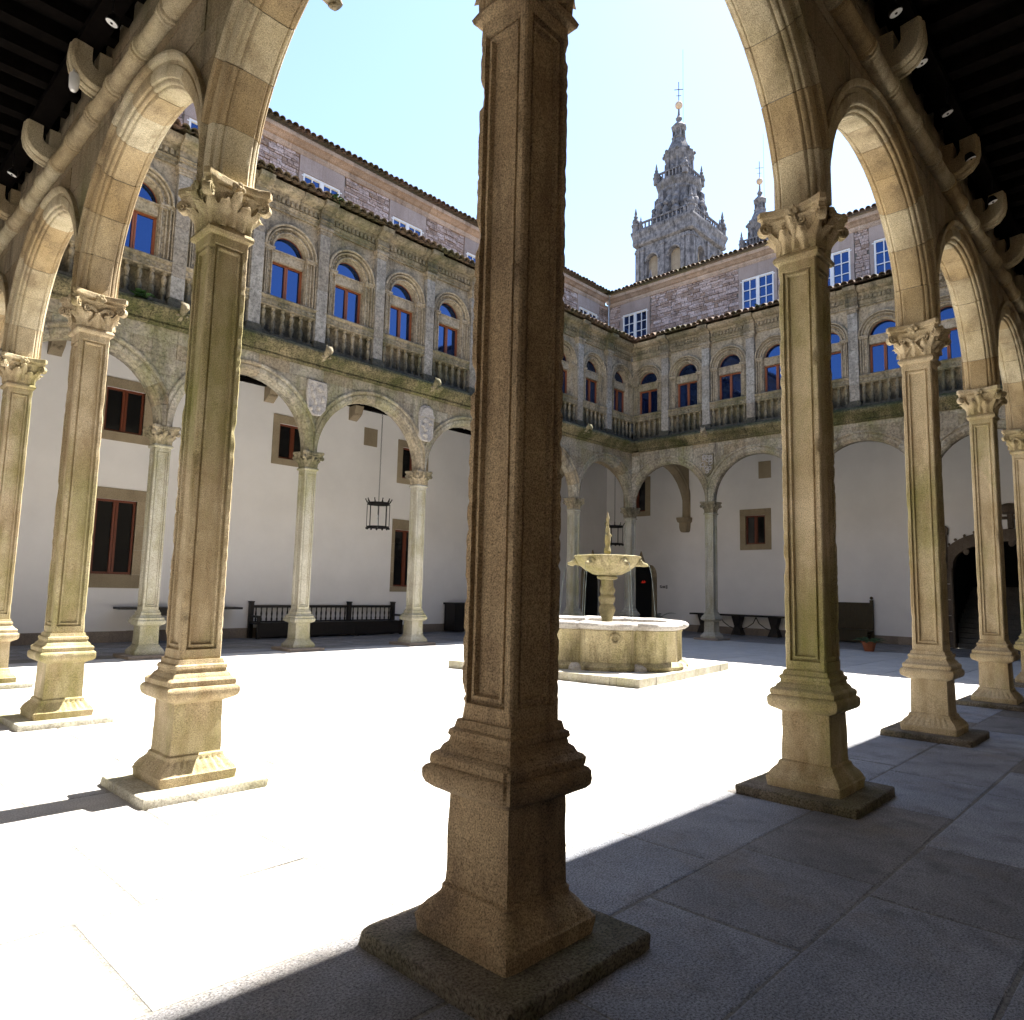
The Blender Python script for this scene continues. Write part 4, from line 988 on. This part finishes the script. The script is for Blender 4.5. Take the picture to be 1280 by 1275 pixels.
MB().lathe([(.20, .6), (.18, .8), (.13, .9), (.12, .98), (.11, 1.05), (.14, 1.15), (.17, 1.24), (.165, 1.3), (.125, 1.36), (.165, 1.43), (.17, 1.5), (.125, 1.56), (.155, 1.62), (.15, 1.68), (.125, 1.73), (.13, 1.84), (.12, 1.86), (.21, 1.89), (.22, 1.93), (.17, 1.95), (.15, 1.99)], seg=24, mod=lambda t, z: 1+.06*math.sin(5*t+z*7) if 1.05 < z < 1.8 else 1).rough(.01, 9, 2).build('stem', 'fount', fo)
MB().lathe([(.15, 1.95), (.3, 1.98), (.45, 2.06), (.58, 2.16), (.655, 2.26), (.68, 2.32), (.70, 2.325), (.705, 2.355), (.68, 2.365), (.63, 2.35), (.55, 2.27), (.1, 2.2)], seg=72, mod=lambda t, z: 1+.035*math.sin(14*t+z*9) if z < 2.3 else 1).rough(.008, 10, 2).build('upper_bowl', 'fount', fo)
st = MB().lathe([(.12, 2.2), (.12, 2.36), (.09, 2.42), (.12, 2.47), (.10, 2.52), (.065, 2.57), (.085, 2.65), (.095, 2.74), (.07, 2.85), (.075, 2.92), (.04, 3.0), (.035, 3.08), (.06, 3.13), (.055, 3.18), (.03, 3.22), (.012, 3.3)], seg=12)
for s in (-1, 1): st.tube([(s*.05, 0, 2.84), (s*.12, -.03, 2.82), (s*.15, -.05, 2.78)], [.03, .026, .02], 6); st.tube([(s*.03, 0, 2.95), (s*.07, .02, 3.05), (s*.03, .02, 3.12)], [.022, .02, .015], 6)
st.v = [(a*.66, b*.66, c) for a, b, c in st.v]; st.rough(.008, 16, 4).build('finial_statue', 'fount', fo)
for k in range(6):
    a = math.radians(36.3-90+60*k); c, s = math.cos(a), math.sin(a)
    m = MB().ball((.64*c, .64*s, 2.24), .1, 9, 6, (1, 1, .9)); m.tube([(.68*c, .68*s, 2.22), (.76*c, .76*s, 2.19), (.84*c, .84*s, 2.19)], [.07, .045, .03], 8).rough(.02, 14, k).build('lion_spout', 'fount', fo)
    pts = []; 
    for i in range(12):
        tt = i/11; pts.append(((.85+.16*tt)*c, (.85+.16*tt)*s, 2.19-1.38*tt*tt-.02*tt))
    MB().tube(pts, [.0045+.002*math.sin(i*2.3) for i in range(12)], 5).build('water_jet', 'water', fo)

# ------------------------------------------------------------------ lanterns
def lantern(label, x, y, z0, hgt, rad):
    t = thing('hanging_lantern', label, 'lantern', (x, y, z0)); m = MB(); z1 = hgt
    def hoop(z, r0, hh, n=24): return MB().loft([[(r0*math.cos(2*math.pi*i/n), r0*math.sin(2*math.pi*i/n), z) for i in range(n)], [(r0*math.cos(2*math.pi*i/n), r0*math.sin(2*math.pi*i/n), z+hh) for i in range(n)], [((r0-.02)*math.cos(2*math.pi*i/n), (r0-.02)*math.sin(2*math.pi*i/n), z+hh) for i in range(n)], [((r0-.02)*math.cos(2*math.pi*i/n), (r0-.02)*math.sin(2*math.pi*i/n), z) for i in range(n)], [(r0*math.cos(2*math.pi*i/n), r0*math.sin(2*math.pi*i/n), z) for i in range(n)]], cap0=False, cap1=False)
    cr = hoop(z1-.17, rad, .07)
    for i in range(10):
        a = 2*math.pi*i/10; c, s = math.cos(a), math.sin(a); cr.tube([(rad*c, rad*s, z1-.1), ((rad+.05)*c, (rad+.05)*s, z1-.01)], [.025, .012], 5); cr.ball(((rad+.055)*c, (rad+.055)*s, z1), .024, 6, 4)
    for a in (0, math.pi/2): cr.tube([(-rad*math.cos(a), -rad*math.sin(a), z1-.14), (rad*math.cos(a), rad*math.sin(a), z1-.14)], .012, 5)
    cr.build('crown', 'iron', t)
    bt = hoop(.05, rad, .05)
    for i in range(12): a = 2*math.pi*i/12; bt.ball((rad*math.cos(a), rad*math.sin(a), .035), .035, 6, 4)
    for a in (0, math.pi/2): bt.tube([(-rad*math.cos(a), -rad*math.sin(a), .07), (rad*math.cos(a), rad*math.sin(a), .07)], .012, 5)
    bt.build('lower_ring', 'iron', t)
    for i in range(8): a = 2*math.pi*i/8+.2; MB().tube([(rad*math.cos(a), rad*math.sin(a), .08), (rad*math.cos(a), rad*math.sin(a), z1-.15)], .011, 5).build('bar', 'iron', t)
    MB().tube([(0, 0, .07), (0, 0, .35)], .03, 8).ball((0, 0, .42), .05, 8, 6).build('lamp_bulb', 'white', t)
    ch = MB(); zz = z1-.14; k = 0
    while zz < 7.84-z0:
        o = (.018, 0) if k % 2 else (0, .018)
        ch.loft([[Vector((o[0]*math.cos(q)*1.0+.006*math.cos(j)*(1 if o[0] else 0), o[1]*math.cos(q)+.006*math.cos(j)*(1 if o[1] else 0), zz+.045+.045*math.sin(q)))+Vector((.006*math.sin(j) if o[1] else 0, .006*math.sin(j) if o[0] else 0, 0)) for j in (0, 1.57, 3.14, 4.71)] for q in [2*math.pi*i/8 for i in range(9)]], cap0=False, cap1=False)
        zz += .075; k += 1
    ch.build('chain', 'iron', t)
lantern('black iron crown lantern hanging in front of the white wall, above the spindle bench', 10.77, L+2.2, 3.4, .95, .35)
lantern('black iron crown lantern hanging in the far corner behind the fountain', 23.45, L+2.2, 3.67, .98, .38)

# ------------------------------------------------------------------ furniture
bench = thing('spindle_bench', 'long black wooden bench with spindle back against the white wall', 'bench', (7.75, L+D-.06, 0))
BL = 5.35
for x in (.05, 1.75, 3.5, BL-.05): MB().quadbox(x-.06, x+.06, -.12, 0, 0, 1.06).quadbox(x-.07, x+.07, -.13, .01, 1.06, 1.10).build('post', 'darkwood', bench, smooth=0)
MB().quadbox(.11, BL-.11, -.10, -.02, .90, .98).build('top_rail', 'darkwood', bench, smooth=0); MB().quadbox(.11, BL-.11, -.10, -.02, .42, .50).build('lower_rail', 'darkwood', bench, smooth=0)
SP = MB().lathe([(.022, 0), (.03, .06), (.018, .12), (.03, .22), (.018, .32), (.022, .40)], seg=7).mesh('spindle', 'darkwood')
for s0, s1 in ((.12, 1.68), (1.82, 3.43), (3.57, BL-.12)):
    for k in range(9): inst('spindle', SP, bench, T(s0+(s1-s0)*(k+.5)/9, -.06, .5))
MB().quadbox(.0, BL, -.60, -.11, .42, .47).build('seat', 'darkwood', bench, smooth=0); MB().quadbox(.04, BL-.04, -.57, -.53, .05, .42).build('front_panel', 'darkwood', bench, smooth=0)
for x in (.0, BL-.1): MB().quadbox(x, x+.1, -.62, -.12, .62, .68).quadbox(x+.01, x+.09, -.6, -.52, 0, .62).build('arm', 'darkwood', bench, smooth=0)
for x in (1.75, 3.5): MB().quadbox(x-.08, x+.08, -.585, -.525, 0, .42).build('foot', 'darkwood', bench, smooth=0)
pt = thing('plank_table', 'thin dark plank table against the white wall under the tall red window', 'table', (4.0, L+D-.06, 0))
MB().quadbox(0, 3.3, -.55, -.02, .87, .93).build('top', 'darkwood', pt, smooth=0); MB().quadbox(.8, 2.5, -.5, -.05, .70, .87).build('apron', 'darkwood', pt, smooth=0)
for x in (.95, 2.25): MB().loft([[(x-.12, -.48, 0), (x+.12, -.48, 0), (x+.12, -.08, 0), (x-.12, -.08, 0)], [(x-.05, -.40, .72), (x+.05, -.40, .72), (x+.05, -.12, .72), (x-.05, -.12, .72)]]).build('leg', 'darkwood', pt, smooth=0)
ch = thing('wooden_chest', 'dark wooden chest with overhanging lid beyond the spindle bench', 'chest', (15.45, L+D-.06, 0))
MB().quadbox(.06, 2.0, -.6, -.02, .04, 1.02).build('body', 'darkwood', ch, smooth=0); MB().quadbox(0, 2.06, -.66, 0, 1.02, 1.09).build('lid', 'darkwood', ch, smooth=0)
for k in range(3): MB().quadbox(.14+.62*k, .68+.62*k, -.615, -.59, .14, .92).build('panel', 'darkwood', ch, smooth=0)
tb = thing('trestle_bench', 'long dark trestle bench with curved iron stays against the white wall', 'bench', (W+D-.06, 13.55, 0), -math.pi/2)
MB().quadbox(0, 4.6, -.5, -.02, .76, .83).build('top', 'darkwood', tb, smooth=0)
for x in (.55, 2.1, 3.65):
    MB().loft([[(x-.22, -.46, 0), (x+.22, -.46, 0), (x+.22, -.06, 0), (x-.22, -.06, 0)], [(x-.10, -.40, .35), (x+.10, -.40, .35), (x+.10, -.10, .35), (x-.10, -.10, .35)], [(x-.2, -.44, .76), (x+.2, -.44, .76), (x+.2, -.06, .76), (x-.2, -.06, .76)]]).build('trestle', 'darkwood', tb, smooth=0)
for a, b in ((.7, 1.95), (2.25, 3.5)):
    for s in (0, 1):
        x0, x1 = (a, (a+b)/2) if s == 0 else (b, (a+b)/2)
        MB().tube([(x0, -.25, .25), (x0+(x1-x0)*.4, -.25, .33), (x0+(x1-x0)*.8, -.25, .5), (x1, -.25, .74)], .018, 6).build('iron_stay', 'iron', tb)
sb = thing('high_back_settle', 'brown planked settle with a high back and ball finial beside the potted fern', 'settle', (W+D-.06, 8.75, 0), -math.pi/2)
for k in range(16): MB().quadbox(.02+.15*k+.003, .02+.15*(k+1)-.003, -.09, -.05, .3, 1.38).build('back_plank', 'oak', sb, smooth=0)
MB().quadbox(0, 2.44, -.11, -.03, 1.38, 1.45).quadbox(0, 2.44, -.105, -.03, .85, .92).build('back_rail', 'oak', sb, smooth=0)
for x in (0, 2.42): MB().quadbox(x-.05, x+.05, -.13, -.02, 0, 1.55).ball((x, -.075, 1.62), .06, 8, 6).build('post', 'oak', sb)
MB().quadbox(-.03, 2.45, -.6, -.11, .42, .48).build('seat', 'oak', sb, smooth=0); MB().quadbox(.02, 2.4, -.56, -.52, .04, .42).build('front_panel', 'oak', sb, smooth=0)
def frond(m, base, az, ln, rise, droop, wd, r):
    pts = []
    for i in range(9):
        t = i/8; pts.append(Vector((base[0]+math.cos(az)*ln*t, base[1]+math.sin(az)*ln*t, base[2]+rise*t-droop*t*t)))
    m.tube(pts, [.008*(1-.8*i/8) for i in range(9)], 4)
    sd = Vector((-math.sin(az), math.cos(az), 0))
    for i in range(2, 17):
        t = i/17; k = t*8; j = min(7, int(k)); p = pts[j].lerp(pts[j+1], k-j); lw = wd*math.sin(math.pi*min(1, t*.85+.12))
        fw = (pts[j+1]-pts[j]).normalized()
        for s in (-1, 1):
            q = p+sd*s*lw+fw*lw*.7-Vector((0, 0, lw*.25)); b = len(m.v)
            m.v += [tuple(p-fw*.012), tuple(p+fw*.016), tuple(q), tuple((p+q)/2-fw*.02)]; m.f += [(b, b+1, b+2, b+3)]
def potted(label, x, y, pot_r, pot_h, n, ln, rise, droop, wd, seed, pot=True):
    t = thing('potted_fern' if pot else 'potted_palm', label, 'plant', (x, y, 0)); r = random.Random(seed)
    MB().lathe([(pot_r*.62, .0), (pot_r*.95, pot_h*.85), (pot_r*1.08, pot_h*.86), (pot_r*1.08, pot_h), (pot_r*.92, pot_h), (pot_r*.88, pot_h*.9), (.02, pot_h*.9)], seg=20).build('pot', 'terra', t)
    m = MB()
    for k in range(n): frond(m, (0, 0, pot_h*.9), 2*math.pi*k/n+r.uniform(-.3, .3), ln*r.uniform(.7, 1.1), rise*r.uniform(.6, 1.2), droop*r.uniform(.8, 1.2), wd, r)
    m.build('fronds', 'leaf', t, smooth=0)
potted('green fern in a terracotta pot on the shaded floor beside the settle', 21.2, 5.05, .21, .30, 15, .48, .30, .22, .09, 3)
potted('arching potted palm standing between the ogee door and the trestle bench', 24.6, 14.85, .22, .36, 6, .95, 1.1, .85, .15, 6, False)

# ------------------------------------------------------------------ spot lamps under the near ceilings
def spot(label, x, y, z, aim, grp, bulb=False):
    t = thing('spot_lamp', label, 'lamp', (x, y, z), 0, grp)
    if not bulb:
        M = Matrix.Rotation(aim[0], 4, 'Y') @ Matrix.Rotation(aim[1], 4, 'X') @ Matrix.Scale(.72, 4)
        MB().lathe([(.02, .12), (.06, .11), (.085, .05), (.092, 0), (.088, -.004)], seg=18).build('housing', 'iron', t, M)
        MB().lathe([(.084, -.006), (.07, -.002), (.035, .012), (.02, .012)], seg=18).build('reflector', 'lampmetal', t, M)
        MB().ball((0, 0, -.006), .02, 8, 6).build('bulb', 'iron', t, M)
    else:
        MB().lathe([(.02, .2), (.03, .16), (.055, .14), (.055, .06), (.05, -.02), (.03, -.06), (.005, -.07)], seg=12).build('glass_jar', 'lampmetal', t)
    MB().tube([(0, 0, .13), (0, 0, 7.8-z)], .008, 6).build('stem', 'iron', t)
for k, (x, y) in enumerate(((-.50, 5.52), (-.53, 9.7))): spot('%s round spot lamp from the corner pillar, under the sunlit near gallery ceiling' % ordw[k], x, y, 7.42, (.3, .2), 'spot lamps over the near galleries')
spot('small glass jar lamp hanging by a scroll corbel of the sunlit near gallery', -.55, 6.6, 7.22, (0, 0), None, True)
for k, x in enumerate((4.80, 5.72, 6.83, 8.05, 9.45)): spot('%s round spot lamp from the corner pillar, under the shaded near gallery ceiling' % ordw[k], x, -.53, 7.42, (-.2, -.3), 'spot lamps over the near galleries')

# ------------------------------------------------------------------ cathedral towers
def tower(label, x, y, s=1.0):
    t = thing('bell_tower', label, 'tower', (x, y, 0)); P = lambda m, n, mat='tower', sm=40: m.build(n, mat, t, smooth=sm)
    P(sq([(0, 4.0), (41, 4.0)], 1), 'lower_shaft', sm=0)
    # bell stage: four corner piers, arched openings two to a face, dark inside
    P(sq([(41, 3.3), (47.2, 3.3)], 1), 'bell_chamber', 'tower', 0)
    op = MB(); pil = MB()
    for f in range(4):
        R = Matrix.Rotation(f*math.pi/2, 4, 'Z')
        for c in (-1.65, 1.65):
            m = MB(); hw = .85; zc = 44.6
            for k in range(12):
                a0, a1 = math.pi*k/12, math.pi*(k+1)/12
                p = [(c-hw*math.cos(a), zc+hw*math.sin(a)) for a in (a0, a1)]
                m.prism([p[0], p[1], (p[1][0], 47.2), (p[0][0], 47.2)], lambda q, w: (q[0], w, q[1]), -4.0, -3.2)
            m.quadbox(c-1.65 if c < 0 else c-1.6501, c-hw, -4, -3.2, 41, 47.2).quadbox(c+hw, c+1.65, -4, -3.2, 41, 47.2).quadbox(c-hw, c+hw, -4, -3.2, 41, 41.6)
            m.add(ring_sweep([(-3.9, .85), (-4.12, .88), (-4.18, 1.0), (-4.12, 1.12), (-3.9, 1.15)], c, zc, 14))
            op.add(m, R)
            MB().prism([(c-hw, 41.6)]+[(c-hw*math.cos(math.pi*k/10), zc+hw*math.sin(math.pi*k/10)) for k in range(11)]+[(c+hw, 41.6)], lambda q, w: (q[0], w, q[1]), -3.32, -3.36).build('bell_opening', 'skirt', t, R, smooth=0)
        for c in (-3.65, -3.0, 0, 3.0, 3.65):
            pil.quadbox(0, 0, 0, 0, 0, 0) if False else None
            q = MB().quadbox(c-.26, c+.26, -4.28, -3.9, 41, 46.7).quadbox(c-.34, c+.34, -4.36, -3.9, 46.2, 46.5); pil.add(q, R)
    P(op, 'bell_stage', sm=0); P(pil, 'pilasters', sm=0)
    P(sq([(46.95, 4.05), (47.1, 4.42), (47.35, 4.46), (47.9, 4.42), (48.3, 4.5), (48.7, 4.62), (49.0, 4.62), (49.2, 4.35)], 6, .08, .1, 3, None, .5), 'main_cornice', sm=0)
    def balus(h, z, n, hh=1.1):
        m = MB()
        for f in range(4):
            R = Matrix.Rotation(f*math.pi/2, 4, 'Z'); b = MB().quadbox(-h, h, -h-.1, -h+.15, z+hh-.2, z+hh).quadbox(-h, h, -h-.1, -h+.15, z, z+.2)
            for k in range(n): x = -h+2*h*(k+.5)/n; b.quadbox(x-.09, x+.09, -h-.05, -h+.1, z+.2, z+hh-.2)
            m.add(b, R)
        return m
    P(balus(4.1, 49.2, 14), 'balustrade', sm=0)
    def urn(x, y, z, s, name='pinnacle'):
        MB().lathe([(.5*s, 0), (.5*s, .9*s), (.62*s, 1.0*s), (.62*s, 1.2*s), (.35*s, 1.3*s), (.5*s, 1.6*s), (.42*s, 2.0*s), (.22*s, 2.2*s), (.32*s, 2.4*s), (.16*s, 2.7*s), (.2*s, 2.9*s), (.04*s, 3.7*s)], seg=8).build(name, 'tower', t, T(x, y, z))
    for sx in (-1, 1):
        for sy in (-1, 1): urn(sx*4.1, sy*4.1, 49.0, .95); urn(sx*3.3, sy*4.1, 49.1, .55); urn(sx*4.1, sy*3.3, 49.1, .55)
    # second stage: octagon with scroll buttresses and ovals
    P(MB().lathe([(2.95, 49.0), (2.6, 54.4), (2.75, 54.6), (2.75, 54.9), (2.95, 55.2), (3.1, 55.6), (3.1, 55.95), (2.7, 56.1)], seg=8), 'octagon_stage', sm=0)
    orn = random.Random(4)
    for k in range(8):
        a = math.pi/8+k*math.pi/4; c, s_ = math.cos(a), math.sin(a)
        m = MB()
        for i, (rr, z, q) in enumerate(((3.55, 50.0, .55), (3.3, 51.2, .5), (3.15, 52.2, .55), (2.9, 53.2, .48), (2.75, 54.2, .42))): m.ball((rr*c, rr*s_, z), q, 8, 6, (1, 1, 1.15))
        m.quadbox(2.8*c-.35, 2.8*c+.35, 2.8*s_-.35, 2.8*s_+.35, 49.1, 54.3); m.rough(.12, 1.6, k).build('scroll_buttress', 'tower', t)
        a = k*math.pi/4; c, s_ = math.cos(a), math.sin(a)
        MB().ball((0, 0, 0), .9, 12, 8, (.35, .75, 1.25)).build('oval_cartouche', 'tower', t, T(2.65*c, 2.65*s_, 52.4, a))
        MB().tube([(3.35*c, 3.35*s_, 49), (3.35*c, 3.35*s_, 51.2), (3.35*c, 3.35*s_, 51.9)], [.35, .42, .15], 8).ball((3.35*c, 3.35*s_, 52.2), .38, 8, 6).build('urn', 'tower', t)
    P(balus(2.05, 56.1, 8, 1.4), 'upper_balustrade', sm=0)
    for sx in (-1, 1):
        for sy in (-1, 1): urn(sx*2.15, sy*2.15, 56.0, .8)
    P(MB().lathe([(1.75, 56.0), (1.7, 59.0), (1.9, 59.3), (2.0, 59.6), (2.1, 60.0), (2.12, 60.35), (1.7, 60.6)], seg=8), 'drum', sm=0)
    m = MB()
    for k in range(8):
        a = math.pi/8+k*math.pi/4; c, s_ = math.cos(a), math.sin(a); m.tube([(1.8*c, 1.8*s_, 56.2), (1.75*c, 1.75*s_, 59.2)], .19, 7).ball((2.0*c, 2.0*s_, 60.3), .26, 7, 5)
        a = k*math.pi/4; m.ball((1.65*math.cos(a), 1.65*math.sin(a), 57.8), .5, 8, 6, (.6, .6, 1.3))
    P(m.rough(.06, 2, 3), 'drum_columns')
    P(MB().lathe([(1.55, 60.5), (1.48, 60.9), (1.25, 61.5), (1.0, 62.1), (.85, 62.5), (.95, 62.6), (.95, 62.75), (.72, 62.8)], seg=16, mod=lambda t_, z: 1+.05*math.cos(8*t_)), 'dome')
    P(MB().lathe([(.66, 62.7), (.66, 63.6), (.82, 63.8), (1.02, 64.1), (1.05, 64.35), (.85, 64.6), (.55, 64.85), (.34, 65.1), (.25, 65.3), (.42, 65.5), (.45, 65.65), (.26, 65.85), (.15, 66.3), (.12, 67.0)], seg=8), 'lantern')
    for k in range(8): a = k*math.pi/4; MB().tube([(.76*math.cos(a), .76*math.sin(a), 62.75), (.76*math.cos(a), .76*math.sin(a), 63.8)], .12, 6).build('lantern_column', 'tower', t)
    MB().ball((0, 0, 67.6), .52, 12, 8).build('ball', 'pinkcor', t)
    MB().tube([(0, 0, 68), (0, 0, 71)], .05, 6).tube([(-.35, .5, 69.9), (.35, -.5, 69.9)], .05, 6).tube([(-.2, .28, 69.0), (.2, -.28, 69.0)], .04, 6).build('cross', 'iron', t)
    MB().tube([(-.5, -.95, 64.3), (-.5, -.95, 75)], .02, 4).build('lightning_rod', 'iron', t)
tower('big granite bell tower in tiers with a cross, rising above the tiled roof', 77.49, 44.76)
tower('more distant granite bell tower, only its dome showing above the roof', 101.91, 44.58)

# ------------------------------------------------------------------ ferns and moss growing on the ledges
def tuft(label, x, y, z, n, ln, seed, name='fern_tuft'):
    t = thing(name, label, 'plant', (x, y, z)); r = random.Random(seed); m = MB()
    for k in range(n): frond(m, (r.uniform(-.1, .1), r.uniform(-.05, .05), 0), r.uniform(0, 6.28), ln*r.uniform(.5, 1), ln*r.uniform(.3, .9), ln*r.uniform(.3, 1.1), ln*.22, r)
    m.build('leaves', 'leaf', t, smooth=0)
tuft('small green fern tuft growing on the mossy cornice of the far arcade', 2.55, L-.36, 7.66, 16, .3, 1)
tuft('hanging clump of dark moss and weeds on the eave tiles above the arched windows', 7.0, L-.55, 11.72, 18, .22, 2)
tuft('small weed clump on the eave of the upper gallery below the towers', W-.55, 8.2, 11.74, 12, .2, 3)
